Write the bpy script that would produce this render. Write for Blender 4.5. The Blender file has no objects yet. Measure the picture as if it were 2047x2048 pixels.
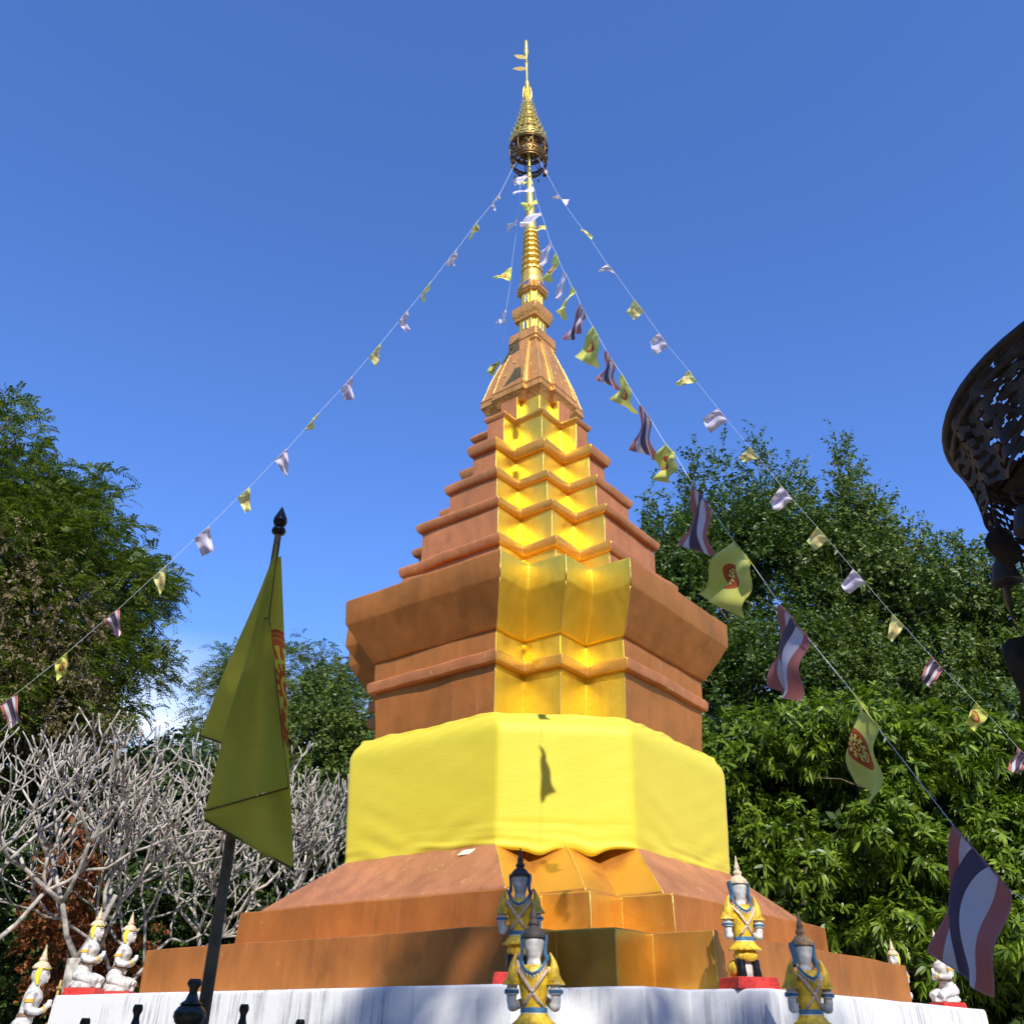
import bpy, bmesh, math, random
import numpy as np
from mathutils import Vector, Matrix
R = math.radians
scene = bpy.context.scene
COL = scene.collection

# ------------------------------------------------------------------ camera
FPX = 1830.64                                   # focal length in pixels of a 2047 px wide frame
FW = Vector((-0.02236755, 0.86828237, 0.49556576))
RT = Vector((0.9997493, 0.01992909, 0.01020625))
UP = Vector((0.00101427, -0.49566981, 0.86851045))
cd = bpy.data.cameras.new('camera'); cam = bpy.data.objects.new('camera', cd); COL.objects.link(cam)
cd.sensor_fit = 'HORIZONTAL'; cd.sensor_width = 36.0; cd.lens = 36.0 * FPX / 2047.0
cd.clip_start = 0.05; cd.clip_end = 4000
mw = Matrix.Identity(4)
for i in range(3):
    mw[i][0] = RT[i]; mw[i][1] = UP[i]; mw[i][2] = -FW[i]
mw[0][3], mw[1][3], mw[2][3] = 0.0, -11.0, 1.6
cam.matrix_world = mw
scene.camera = cam

# ------------------------------------------------------------------ sky and sun
SUN_AZ, SUN_EL = R(167.0), R(40.0)              # azimuth clockwise from +Y
SUN = Vector((math.sin(SUN_AZ) * math.cos(SUN_EL), math.cos(SUN_AZ) * math.cos(SUN_EL), math.sin(SUN_EL)))
world = bpy.data.worlds.new('World'); scene.world = world; world.use_nodes = True
wn, wl = world.node_tree.nodes, world.node_tree.links
wn.clear()
wo = wn.new('ShaderNodeOutputWorld'); wb = wn.new('ShaderNodeBackground'); wb.inputs[1].default_value = 0.123
sky = wn.new('ShaderNodeTexSky'); sky.sky_type = 'NISHITA'; sky.sun_disc = False
sky.sun_elevation = SUN_EL; sky.sun_rotation = SUN_AZ
sky.altitude = 300; sky.air_density = 1.0; sky.dust_density = 0.15; sky.ozone_density = 3.2
hs = wn.new('ShaderNodeMixRGB'); hs.blend_type = 'MULTIPLY'; hs.inputs[0].default_value = 1.0; hs.inputs[2].default_value = (0.93, 1.26, 1.92, 1)   # deep clear-sky blue
# a few low clouds all round the horizon
tc = wn.new('ShaderNodeTexCoord'); mp = wn.new('ShaderNodeMapping'); mp.inputs['Scale'].default_value = (1.0, 1.0, 2.6)
mp.inputs['Location'].default_value = (0.37, 0.11, 0.0)
nz = wn.new('ShaderNodeTexNoise'); nz.inputs['Scale'].default_value = 2.4; nz.inputs['Detail'].default_value = 7; nz.inputs['Roughness'].default_value = 0.55
cr = wn.new('ShaderNodeValToRGB'); cr.color_ramp.elements[0].position = 0.47; cr.color_ramp.elements[1].position = 0.66
sx = wn.new('ShaderNodeSeparateXYZ')
band = wn.new('ShaderNodeMapRange'); band.inputs[1].default_value = 0.36; band.inputs[2].default_value = 0.27; band.inputs[3].default_value = 0.0; band.inputs[4].default_value = 1.0
mul = wn.new('ShaderNodeMath'); mul.operation = 'MULTIPLY'
mx = wn.new('ShaderNodeMixRGB'); mx.inputs[2].default_value = (8.5, 9.0, 9.6, 1)
wl.new(tc.outputs['Generated'], mp.inputs[0]); wl.new(mp.outputs[0], nz.inputs['Vector']); wl.new(nz.outputs[0], cr.inputs[0])
wl.new(tc.outputs['Generated'], sx.inputs[0]); wl.new(sx.outputs[2], band.inputs[0])
wl.new(cr.outputs[0], mul.inputs[0]); wl.new(band.outputs[0], mul.inputs[1])
wl.new(mul.outputs[0], mx.inputs[0]); wl.new(sky.outputs[0], hs.inputs[1]); wl.new(hs.outputs[0], mx.inputs[1])
wl.new(mx.outputs[0], wb.inputs[0]); wl.new(wb.outputs[0], wo.inputs[0])

sl = bpy.data.lights.new('sun', 'SUN'); sun = bpy.data.objects.new('sun', sl); COL.objects.link(sun)
sl.energy = 5.0; sl.angle = R(0.53); sl.color = (1.0, 0.955, 0.88)
sun.rotation_euler = SUN.to_track_quat('Z', 'Y').to_euler()
sun.location = SUN * 60
vs = scene.view_settings
vs.view_transform = 'Standard'; vs.look = 'None'; vs.exposure = 0.2; vs.gamma = 1.0; vs.use_curve_mapping = False
scene.cycles.max_bounces = 10; scene.cycles.glossy_bounces = 5; scene.cycles.diffuse_bounces = 4
scene.cycles.transparent_max_bounces = 8; scene.cycles.use_denoising = True

# ------------------------------------------------------------------ helpers
def mesh_np(name, V, Q, tri=False, uv=None):
    V = np.asarray(V, np.float32); Q = np.asarray(Q, np.int32); k = Q.shape[1]
    me = bpy.data.meshes.new(name)
    me.vertices.add(len(V)); me.vertices.foreach_set('co', V.ravel())
    me.loops.add(Q.size); me.loops.foreach_set('vertex_index', Q.ravel())
    me.polygons.add(len(Q)); me.polygons.foreach_set('loop_start', np.arange(len(Q), dtype=np.int32) * k)
    if uv is not None:
        ul = me.uv_layers.new(name='UVMap'); ul.data.foreach_set('uv', np.asarray(uv, np.float32)[Q.ravel()].ravel())
    me.update(calc_edges=True); me.validate(verbose=False)
    return me
def obj(name, me, m=None, parent=None, smooth=False):
    o = bpy.data.objects.new(name, me); COL.objects.link(o)
    if m is not None: me.materials.append(m)
    if parent is not None: o.parent = parent
    if smooth: me.shade_smooth()
    return o
def from_bm(name, bm, m=None, parent=None, smooth=False):
    me = bpy.data.meshes.new(name); bm.normal_update(); bm.to_mesh(me); bm.free()
    return obj(name, me, m, parent, smooth)
def tag(o, label=None, cat=None, group=None, kind=None):
    if label: o['label'] = label
    if cat: o['category'] = cat
    if group: o['group'] = group
    if kind: o['kind'] = kind
    return o
def thing(name, label, cat, loc=(0, 0, 0), rz=0.0, group=None):
    o = bpy.data.objects.new(name, None); COL.objects.link(o); o.empty_display_size = 0.1
    o.location = loc; o.rotation_euler = (0, 0, rz)
    return tag(o, label, cat, group)
def copy_tree(o, parent=None):
    c = o.copy(); COL.objects.link(c); c.parent = parent
    for ch in list(o.children): copy_tree(ch, c)
    return c
def bevel(o, w=0.01, seg=2, ang=35):
    md = o.modifiers.new('bevel', 'BEVEL'); md.width = w; md.segments = seg; md.limit_method = 'ANGLE'; md.angle_limit = R(ang)
    md.harden_normals = True
    o.data.shade_smooth(); o.data.set_sharp_from_angle(angle=R(ang))
def add_box(bm, c, s, rot=None):
    M = Matrix.Translation(Vector(c)) @ (rot.to_4x4() if rot is not None else Matrix.Identity(4)) @ Matrix.Diagonal((s[0], s[1], s[2], 1))
    return bmesh.ops.create_cube(bm, size=1.0, matrix=M)
def tube_arrays(P, rad, n=8, cap=True):
    """tapered tube along points P (k,3)"""
    P = np.asarray(P, float); k = len(P); rad = np.broadcast_to(np.asarray(rad, float), (k,))
    T = np.gradient(P, axis=0); T /= np.linalg.norm(T, axis=1)[:, None] + 1e-9
    ref = np.array([0, 0, 1.0]) if abs(T[0][2]) < 0.9 else np.array([1.0, 0, 0])
    V = []
    a = np.linspace(0, 2 * np.pi, n, endpoint=False)
    for i in range(k):
        u = np.cross(T[i], ref); u /= np.linalg.norm(u) + 1e-9; v = np.cross(T[i], u); ref = -np.cross(u, T[i]) if False else ref
        V.append(P[i] + rad[i] * (np.cos(a)[:, None] * u + np.sin(a)[:, None] * v))
    V = np.concatenate(V); F = []
    for i in range(k - 1):
        for j in range(n):
            F.append((i * n + j, i * n + (j + 1) % n, (i + 1) * n + (j + 1) % n, (i + 1) * n + j))
    if cap:
        V = np.vstack([V, P[0], P[-1]]); b0, b1 = len(V) - 2, len(V) - 1
        for j in range(n):
            F.append(((j + 1) % n, j, b0, b0)); F.append(((k - 1) * n + j, (k - 1) * n + (j + 1) % n, b1, b1))
    return V, F
def pydata(name, V, F, m=None, parent=None, smooth=False):
    me = bpy.data.meshes.new(name)
    F = [tuple(dict.fromkeys(f)) for f in F]
    me.from_pydata([tuple(map(float, v)) for v in V], [], F); me.update()
    return obj(name, me, m, parent, smooth)
def tube(name, P, rad, m, parent=None, n=8):
    V, F = tube_arrays(P, rad, n)
    return pydata(name, V, F, m, parent, True)
def lathe_arrays(prof, n=24, sx=1.0, sy=1.0, wav=None):
    V = []; F = []
    k = len(prof)
    for i, (r, z) in enumerate(prof):
        for j in range(n):
            a = 2 * math.pi * j / n
            rr = r * (1 + (wav(a, i) if wav else 0))
            V.append((rr * math.cos(a) * sx, rr * math.sin(a) * sy, z))
    for i in range(k - 1):
        for j in range(n):
            F.append((i * n + j, i * n + (j + 1) % n, (i + 1) * n + (j + 1) % n, (i + 1) * n + j))
    F.append(tuple(range(n - 1, -1, -1))); F.append(tuple((k - 1) * n + j for j in range(n)))
    return V, F
def lathe(name, prof, m, parent=None, n=24, sx=1.0, sy=1.0, wav=None, smooth=True):
    V, F = lathe_arrays(prof, n, sx, sy, wav)
    o = pydata(name, V, F, m, parent)
    if smooth:
        o.data.shade_smooth(); o.data.set_sharp_from_angle(angle=R(50))
    return o
def join_arrays(parts):
    V = []; F = []; o = 0
    for v, f in parts:
        V += [tuple(x) for x in v]; F += [tuple(i + o for i in q) for q in f]; o += len(v)
    return V, F

# ------------------------------------------------------------------ materials
def new_mat(name):
    m = bpy.data.materials.new(name); m.use_nodes = True
    n = m.node_tree.nodes; l = m.node_tree.links
    b = n['Principled BSDF']
    return m, n, l, b
def noise_node(n, l, scale, detail=5, rough=0.55, coord='Object', stretch=None):
    t = n.new('ShaderNodeTexCoord'); mp = n.new('ShaderNodeMapping')
    if stretch: mp.inputs['Scale'].default_value = stretch
    z = n.new('ShaderNodeTexNoise'); z.inputs['Scale'].default_value = scale; z.inputs['Detail'].default_value = detail; z.inputs['Roughness'].default_value = rough
    l.new(t.outputs[coord], mp.inputs[0]); l.new(mp.outputs[0], z.inputs['Vector'])
    return z
def ramp(n, l, src, stops):
    r = n.new('ShaderNodeValToRGB'); e = r.color_ramp.elements
    while len(e) < len(stops): e.new(0.5)
    for el, (p, c) in zip(e, stops):
        el.position = p; el.color = (c[0], c[1], c[2], 1) if hasattr(c, '__len__') else (c, c, c, 1)
    l.new(src, r.inputs[0]); return r
def bump(n, l, b, src, strength=0.3, dist=0.01, prev=None):
    u = n.new('ShaderNodeBump'); u.inputs['Strength'].default_value = strength; u.inputs['Distance'].default_value = dist
    l.new(src, u.inputs['Height'])
    if prev is not None: l.new(prev.outputs[0], u.inputs['Normal'])
    l.new(u.outputs[0], b.inputs['Normal']); return u
def mixc(n, l, fac, a, b, mode='MIX'):
    m = n.new('ShaderNodeMixRGB'); m.blend_type = mode
    for i, v in ((0, fac), (1, a), (2, b)):
        if hasattr(v, 'is_linked') or hasattr(v, 'links'): l.new(v, m.inputs[i])
        elif i == 0: m.inputs[0].default_value = v
        else: m.inputs[i].default_value = (v[0], v[1], v[2], 1)
    return m
def plain(name, c, rough=0.6, metal=0.0, var=0.12, scale=30, bmp=0.15, spec=0.5, coat=0.0):
    m, n, l, b = new_mat(name)
    z = noise_node(n, l, scale)
    d = [max(0, x * (1 - var * 1.6)) for x in c]; h = [min(1, x * (1 + var)) for x in c]
    r = ramp(n, l, z.outputs[0], [(0.3, d), (0.7, h)])
    l.new(r.outputs[0], b.inputs['Base Color'])
    b.inputs['Roughness'].default_value = rough; b.inputs['Metallic'].default_value = metal
    b.inputs['Specular IOR Level'].default_value = spec
    if bmp: bump(n, l, b, z.outputs[0], bmp, 0.004)
    return m

def gold_paint(name, rough=0.34, mixg=0.5, fine=90, fstr=0.12, brown=(0.60, 0.145, 0.04), gold=(1.0, 0.70, 0.09), relief=False, fleck=0.645):
    """brown plaster under metallic gold paint"""
    m, n, l, b = new_mat(name)
    g = n.new('ShaderNodeBsdfPrincipled'); g.inputs['Metallic'].default_value = 1.0
    mixs = n.new('ShaderNodeMixShader'); out = n['Material Output']
    big = noise_node(n, l, 1.3, 6, 0.6); st = noise_node(n, l, 5.0, 6, 0.6, stretch=(1.3, 1.3, 0.35)); fz = noise_node(n, l, fine, 4, 0.6)
    c1 = ramp(n, l, big.outputs[0], [(0.30, [x * 0.74 for x in brown]), (0.5, brown), (0.72, [min(1, x * 1.25) for x in brown])])
    c2 = mixc(n, l, 0.16, c1.outputs[0], ramp(n, l, st.outputs[0], [(0.35, (0.25, 0.2, 0.16)), (0.6, (0.85, 0.8, 0.75))]).outputs[0], 'OVERLAY')
    # chipped, scratched flecks of brighter paint
    vo = noise_node(n, l, 7, 11, 0.78); fl = ramp(n, l, vo.outputs[0], [(fleck, 0.0), (fleck + 0.035, 0.75)])
    c3 = mixc(n, l, fl.outputs[0], c2.outputs[0], (0.62, 0.40, 0.13))
    sc = noise_node(n, l, 4.0, 2, 0.5, stretch=(9.0, 9.0, 0.16)); scr = ramp(n, l, sc.outputs[0], [(0.70, 0.0), (0.725, 0.45), (0.74, 0.0)])
    c4 = mixc(n, l, scr.outputs[0], c3.outputs[0], (0.60, 0.48, 0.36))
    sn = noise_node(n, l, 2.6, 8, 0.7); snr = ramp(n, l, sn.outputs[0], [(0.28, 0.55), (0.42, 0.0)])
    c3 = mixc(n, l, snr.outputs[0], c4.outputs[0], [x * 0.45 for x in brown])
    l.new(c3.outputs[0], b.inputs['Base Color']); b.inputs['Roughness'].default_value = 0.62; b.inputs['Specular IOR Level'].default_value = 0.3
    g.inputs['Base Color'].default_value = (*gold, 1)
    rr = ramp(n, l, st.outputs[0], [(0.3, rough * 0.85), (0.7, rough * 1.25)])
    l.new(rr.outputs[0], g.inputs['Roughness'])
    b1 = n.new('ShaderNodeBump'); b1.inputs['Strength'].default_value = 0.5; b1.inputs['Distance'].default_value = 0.03
    wv = noise_node(n, l, 3.0, 3, 0.5); l.new(wv.outputs[0], b1.inputs['Height'])
    b2 = n.new('ShaderNodeBump'); b2.inputs['Strength'].default_value = fstr; b2.inputs['Distance'].default_value = 0.006
    l.new(fz.outputs[0], b2.inputs['Height']); l.new(b1.outputs[0], b2.inputs['Normal'])
    last = b2
    if relief:
        v = n.new('ShaderNodeTexVoronoi'); v.inputs['Scale'].default_value = 26; v.feature = 'SMOOTH_F1'
        t = n.new('ShaderNodeTexCoord'); l.new(t.outputs['Object'], v.inputs['Vector'])
        b3 = n.new('ShaderNodeBump'); b3.inputs['Strength'].default_value = 0.6; b3.inputs['Distance'].default_value = 0.012
        l.new(v.outputs['Distance'], b3.inputs['Height']); l.new(b2.outputs[0], b3.inputs['Normal']); last = b3
    l.new(last.outputs[0], b.inputs['Normal']); l.new(last.outputs[0], g.inputs['Normal'])
    mixs.inputs[0].default_value = mixg
    l.new(b.outputs[0], mixs.inputs[1]); l.new(g.outputs[0], mixs.inputs[2]); l.new(mixs.outputs[0], out.inputs[0])
    return m
BROWN = gold_paint('ochre_painted_plaster', rough=0.42, mixg=0.17, brown=(0.355, 0.112, 0.026), gold=(1.0, 0.60, 0.09))
BROWN_M = gold_paint('ochre_painted_moulding', fleck=0.61, rough=0.45, mixg=0.15, fine=45, fstr=0.5, brown=(0.43, 0.147, 0.060), gold=(1.0, 0.62, 0.12))
DUSTY = gold_paint('dusty_ochre_plaster', fleck=0.585, rough=0.45, mixg=0.14, fine=60, fstr=0.3, brown=(0.40, 0.155, 0.072), gold=(1.0, 0.62, 0.2))
GLOW_GOLD = gold_paint('corner_glow_plaster', rough=0.44, mixg=0.72, brown=(0.52, 0.24, 0.03), gold=(1.0, 0.77, 0.10))  # front corner only: this gold and its variants carry painted-in reflected sunlight
GLOW_GOLD_M = gold_paint('corner_glow_moulding', fleck=0.60, rough=0.37, mixg=0.40, fine=45, fstr=0.5, brown=(0.50, 0.20, 0.05), gold=(1.0, 0.72, 0.09))
GLOW_GOLD_W = gold_paint('broad_corner_glow_plaster', rough=0.50, mixg=0.80, brown=(0.55, 0.26, 0.03), gold=(1.0, 0.77, 0.095))
GLOW_GOLD_L = gold_paint('thin_corner_glow_plaster', rough=0.38, mixg=0.45, fine=60, fstr=0.2, brown=(0.46, 0.16, 0.025), gold=(1.0, 0.70, 0.09))
BROWN_R = gold_paint('ochre_painted_relief', fleck=0.60, rough=0.4, mixg=0.25, fine=60, fstr=0.4, brown=(0.50, 0.20, 0.075), relief=True)
GOLD_R = gold_paint('gold_painted_relief', rough=0.36, mixg=0.6, fine=60, fstr=0.4, brown=(0.56, 0.26, 0.05), gold=(1.0, 0.74, 0.12))
GILT = gold_paint('gilded_spire', rough=0.36, mixg=0.62, brown=(0.62, 0.40, 0.08), gold=(1.0, 0.76, 0.18), fine=60, fstr=0.4)
GILT_R = gold_paint('gilded_lotus', rough=0.36, mixg=0.55, brown=(0.55, 0.30, 0.06), gold=(1.0, 0.74, 0.16), fine=80, fstr=0.6)
EDGE = gold_paint('gilt_and_glow', rough=0.34, mixg=0.5, brown=(0.72, 0.50, 0.12), gold=(0.98, 0.74, 0.2), fine=70, fstr=0.5)  # gilding of the bell ornament, also painted-in corner glow and edge glints
BRASS_DARK = plain('aged_brass', (0.22, 0.12, 0.03), 0.42, 0.75, 0.4, 40, 0.3)
BRASS = plain('bright_brass', (0.85, 0.58, 0.16), 0.3, 0.8, 0.25, 60, 0.3)
BELL_MET = plain('silver_bell_metal', (0.55, 0.5, 0.42), 0.35, 0.9)
MIRROR = plain('mirror_glass', (0.72, 0.74, 0.76), 0.06, 1.0, 0.05, 8, 0.0)

def white_plaster():
    m, n, l, b = new_mat('white_painted_plaster')
    st = noise_node(n, l, 9.0, 8, 0.7, stretch=(2.2, 2.2, 0.10)); sp = noise_node(n, l, 26, 6, 0.65); hi = noise_node(n, l, 2.0, 4)
    a0 = ramp(n, l, st.outputs[0], [(0.33, (0.10, 0.10, 0.10)), (0.43, (0.50, 0.49, 0.48)), (0.52, (0.78, 0.77, 0.74)), (1.0, (0.80, 0.79, 0.76))])
    a = mixc(n, l, ramp(n, l, hi.outputs[0], [(0.40, 0.0), (0.62, 1.0)]).outputs[0], (0.79, 0.78, 0.75), a0.outputs[0])
    c = mixc(n, l, ramp(n, l, sp.outputs[0], [(0.62, 0.0), (0.72, 0.35)]).outputs[0], a.outputs[0], (0.3, 0.29, 0.28))
    l.new(c.outputs[0], b.inputs['Base Color']); b.inputs['Roughness'].default_value = 0.75
    bump(n, l, b, sp.outputs[0], 0.3, 0.008)
    return m
WHITE = white_plaster()
# ------------------------------------------------------------------ ground
def ground_mat():
    m, n, l, b = new_mat('temple_ground')
    z = noise_node(n, l, 0.6, 8, 0.6); z2 = noise_node(n, l, 30, 5)
    r = ramp(n, l, z.outputs[0], [(0.35, (0.20, 0.15, 0.10)), (0.55, (0.34, 0.29, 0.22)), (0.75, (0.14, 0.16, 0.06))])
    l.new(r.outputs[0], b.inputs['Base Color']); b.inputs['Roughness'].default_value = 0.9
    bump(n, l, b, z2.outputs[0], 0.5, 0.02); return m
gx = np.linspace(-1, 1, 41); gx = np.sign(gx) * (np.abs(gx) ** 3) * 1500
X, Y = np.meshgrid(gx, gx); idx = np.arange(41 * 41).reshape(41, 41)
Q = np.stack([idx[:-1, :-1], idx[:-1, 1:], idx[1:, 1:], idx[1:, :-1]], -1).reshape(-1, 4)
g = obj('ground', mesh_np('ground', np.stack([X, Y, 0 * X], -1).reshape(-1, 3), Q), ground_mat())
tag(g, 'bare earth and grass ground of the temple yard', 'ground', kind='structure')
# paved court round the base
bm = bmesh.new(); add_box(bm, (0, -1.0, 0.012), (18.0, 20.0, 0.016))
pv = from_bm('pavement', bm, plain('court_concrete', (0.30, 0.26, 0.21), 0.85, 0, 0.2, 3, 0.2))
tag(pv, 'pale concrete court around the chedi', 'pavement', kind='structure')

# ------------------------------------------------------------------ the chedi
EYE = 1.6
TH = R(53.671454084322555)
chedi = thing('golden_chedi', 'tall stepped golden stupa with redented corners on a white base', 'stupa', (0, 0, 0), TH)

def ring_poly(w, b, d):
    q = [(w, w - b), (w - d, w - b), (w - d, w - d), (w - b, w - d), (w - b, w)]
    P = []
    for k in range(4):
        c, s = (1, 0, -1, 0)[k], (0, 1, 0, -1)[k]
        P += [(x * c - y * s, x * s + y * c) for x, y in q]
    return P
def wob(p, s, a):
    x, y, z = p
    return a * (math.sin(2.1 * x + 1.3 * y + 3.7 * z + s) + 0.7 * math.sin(4.3 * y - 2.9 * x + 2.2 * z + 1.7 * s) + 0.5 * math.sin(7.7 * x + 6.1 * y - 3 * z + 2.9 * s)) / 2.2
def ring_part(name, rings, m, parent=chedi, step=0.28, amp=0.005, zamp=0.0, bev=0.012, seed=0.0, caps=True, m2=None):
    """loft of redented square rings (height above eye, half width, corner cut, notch)"""
    wmax = max(rings, key=lambda r: r[1]); P0 = ring_poly(*wmax[1:]); N = len(P0)
    segs = [max(1, int(round(math.dist(P0[i], P0[(i + 1) % N]) / step))) for i in range(N)]
    V = []; n = sum(segs)
    for k, (h, w, b, d) in enumerate(rings):
        P = ring_poly(w, b, d)
        for i in range(N):
            a, c = P[i], P[(i + 1) % N]
            for s in range(segs[i]):
                t = s / segs[i]; x, y = a[0] + (c[0] - a[0]) * t, a[1] + (c[1] - a[1]) * t
                z = h + EYE
                f = 1 + wob((x, y, z), seed, amp) / max(w, 0.2)
                V.append((x * f, y * f, z + (wob((x * 1.7, y * 1.7, seed), seed + 2, zamp) if zamp else 0)))
    F = []
    for k in range(len(rings) - 1):
        for j in range(n): F.append((k * n + j, k * n + (j + 1) % n, (k + 1) * n + (j + 1) % n, (k + 1) * n + j))
    if caps:
        F.append(tuple(range(n - 1, -1, -1))); F.append(tuple((len(rings) - 1) * n + j for j in range(n)))
    o = pydata(name, V, F, m, parent)
    if m2 is not None:                              # front corner notch faces, bounced sun glow painted in as brighter gold
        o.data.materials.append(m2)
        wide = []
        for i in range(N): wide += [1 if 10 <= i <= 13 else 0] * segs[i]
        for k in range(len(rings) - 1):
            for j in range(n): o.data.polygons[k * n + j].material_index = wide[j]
    if bev: bevel(o, bev, 2, 32)
    else: o.data.shade_smooth(); o.data.set_sharp_from_angle(angle=R(32))
    return o
def edge_beads(parent, rings, r=0.008, m=None):
    """thin bright beads up the outer corners, painting in sun glints; gold lines on the bell"""
    for k in ((2,) if parent.name.split('.')[0] != 'bell' else range(4)):
        for ci in (0, 2, 4):
            pts = []
            for h, w, b, d in rings:
                x, y = ring_poly(w, b, d)[k * 5 + ci]; pts.append((x, y, h + EYE))
            P = []
            for a, c in zip(pts[:-1], pts[1:]):
                for t in np.linspace(0, 1, 5)[:-1]: P.append([a[i] + (c[i] - a[i]) * t for i in range(3)])
            P.append(pts[-1]); P = np.array(P)
            P[:, 0] += np.random.uniform(-.002, .002, len(P)); P[:, 1] += np.random.uniform(-.002, .002, len(P))
            o = tube('edge_gilt_glint', P, r * np.random.uniform(.45, .95, len(P)), m or EDGE, parent, 6)
np.random.seed(4)

ring_part('white_base', [(-1.6, 3.90, 1.17, 0.585), (-1.48, 3.88, 1.17, 0.585), (-0.4, 3.855, 1.168, 0.583), (0.225, 3.842, 1.166, 0.583), (0.27, 3.835, 1.165, 0.582)], WHITE, step=0.35, amp=0.006, zamp=0.003, bev=0.02, seed=1)
o = ring_part('lower_step', [(0.272, 3.255, 1.026, 0.51), (0.46, 3.258, 1.026, 0.51), (0.672, 3.256, 1.026, 0.508)], BROWN, amp=0.013, zamp=0.007, step=.22, bev=0.014, seed=2, m2=GLOW_GOLD_L)
edge_beads(o, [(0.285, 3.258, 1.026, 0.51), (0.664, 3.258, 1.026, 0.508)], 0.007)
o = ring_part('upper_step', [(0.674, 2.66, 0.97, 0.486), (1.02, 2.646, 0.97, 0.486), (1.03, 2.60, 0.96, 0.48)], BROWN, amp=0.013, zamp=0.007, step=.22, bev=0.014, seed=3, m2=GLOW_GOLD_L)
edge_beads(o, [(0.68, 2.658, 0.97, 0.486), (1.015, 2.647, 0.97, 0.486)], 0.007)
o = ring_part('sloping_shoulder', [(1.032, 2.495, 0.94, 0.45), (1.055, 2.49, 0.94, 0.45), (1.20, 2.325, 0.94, 0.455), (1.40, 2.09, 0.94, 0.465), (1.56, 1.90, 0.95, 0.475)], DUSTY, amp=0.013, zamp=0.007, step=.22, bev=0.01, seed=4, m2=GLOW_GOLD_L)
edge_beads(o, [(1.05, 2.492, 0.94, 0.45), (1.20, 2.327, 0.94, 0.455), (1.40, 2.092, 0.94, 0.465), (1.55, 1.91, 0.95, 0.475)], 0.006)
o = ring_part('drum', [(1.50, 1.86, 0.95, 0.475), (2.45, 1.86, 0.95, 0.475), (2.5, 1.93, 0.96, 0.48), (2.62, 1.93, 0.96, 0.48), (2.70, 1.80, 0.958, 0.48), (3.0, 1.815, 0.962, 0.482), (3.36, 1.845, 0.965, 0.484)], BROWN, amp=0.006, bev=0.01, seed=5, m2=GLOW_GOLD_W)
edge_beads(o, [(2.72, 1.803, 0.958, 0.48), (3.0, 1.817, 0.962, 0.482), (3.33, 1.843, 0.965, 0.484)], 0.006)
o = ring_part('waist_moulding', [(3.335, 1.85, 0.968, 0.486), (3.338, 1.905, 0.972, 0.49), (3.40, 1.918, 0.973, 0.495), (3.455, 1.918, 0.973, 0.495), (3.472, 1.89, 0.972, 0.495), (3.476, 1.85, 0.97, 0.49)], BROWN_M, amp=0.014, zamp=0.012, step=.18, bev=0.014, seed=6, m2=GLOW_GOLD_M)
ring_part('frieze', [(3.46, 1.855, 0.968, 0.486), (3.715, 1.86, 0.967, 0.484)], BROWN, amp=0.006, bev=0.008, seed=7, m2=GLOW_GOLD_W)
o = ring_part('cornice', [(3.702, 1.80, 0.965, 0.48), (3.705, 1.885, 0.966, 0.481), (3.92, 2.01, 0.975, 0.478), (4.138, 2.125, 0.983, 0.475), (4.165, 2.14, 0.984, 0.476), (4.445, 2.152, 0.983, 0.495), (4.47, 2.13, 0.98, 0.495), (4.56, 1.75, 0.93, 0.45)], BROWN, amp=0.013, zamp=0.007, step=.22, bev=0.018, seed=8, m2=GLOW_GOLD_W)
edge_beads(o, [(3.71, 1.888, 0.966, 0.481), (3.92, 2.012, 0.975, 0.478), (4.13, 2.124, 0.983, 0.475)], 0.006)
edge_beads(o, [(4.17, 2.142, 0.984, 0.476), (4.445, 2.153, 0.983, 0.495)], 0.007)

MO = [  # moulding bottom, top (height, half width, cut, notch); wall under it
    ((4.834, 1.69, .908, .435), (4.978, 1.715, .913, .435), 1.655),
    ((5.46, 1.562, .918, .438), (5.584, 1.583, .924, .44), 1.515),
    ((6.066, 1.33, .902, .43), (6.204, 1.349, .905, .435), 1.285),
    ((6.687, 1.118, .887, .412), (6.855, 1.141, .888, .404), 1.073),
    ((7.337, .880, .715, .256), (7.444, .892, .705, .252), .848)]
prev_top = 4.5
for i, (bo, to, ww) in enumerate(MO):
    hb, wb_, b_, d_ = bo; ht, wt, b2, d2 = to
    o = ring_part('tier_wall', [(prev_top, ww - 0.004, b_ - .01, d_), (hb + 0.02, ww, b_ - .01, d_)], BROWN_M, amp=0.011, step=.2, bev=0.008, seed=10 + i, m2=GLOW_GOLD)
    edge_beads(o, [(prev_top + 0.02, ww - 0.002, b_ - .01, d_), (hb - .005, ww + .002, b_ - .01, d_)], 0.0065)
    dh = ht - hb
    o = ring_part('tier_moulding', [(hb + .004, ww - .02, b_ - .01, d_), (hb, wb_ - .012, b_, d_), (hb + .02, wb_ + .002, b_, d_), (hb + dh * .55, (wb_ + wt) / 2 + .012, b2, d2), (ht - dh * .2, wt, b2, d2), (ht, wt - .03, b2, d2), (ht + .004, ww - .06, b2, d2)], BROWN_M, amp=0.016, zamp=0.014, step=.16, bev=0.014, seed=20 + i, m2=GLOW_GOLD_M)
    prev_top = ht - 0.01
ring_part('bell_pedestal', [(7.43, .565, .42, .098), (7.85, .565, .42, .098)], BROWN_M, step=0.15, amp=0.003, bev=0.006, seed=30, m2=GLOW_GOLD)
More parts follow.
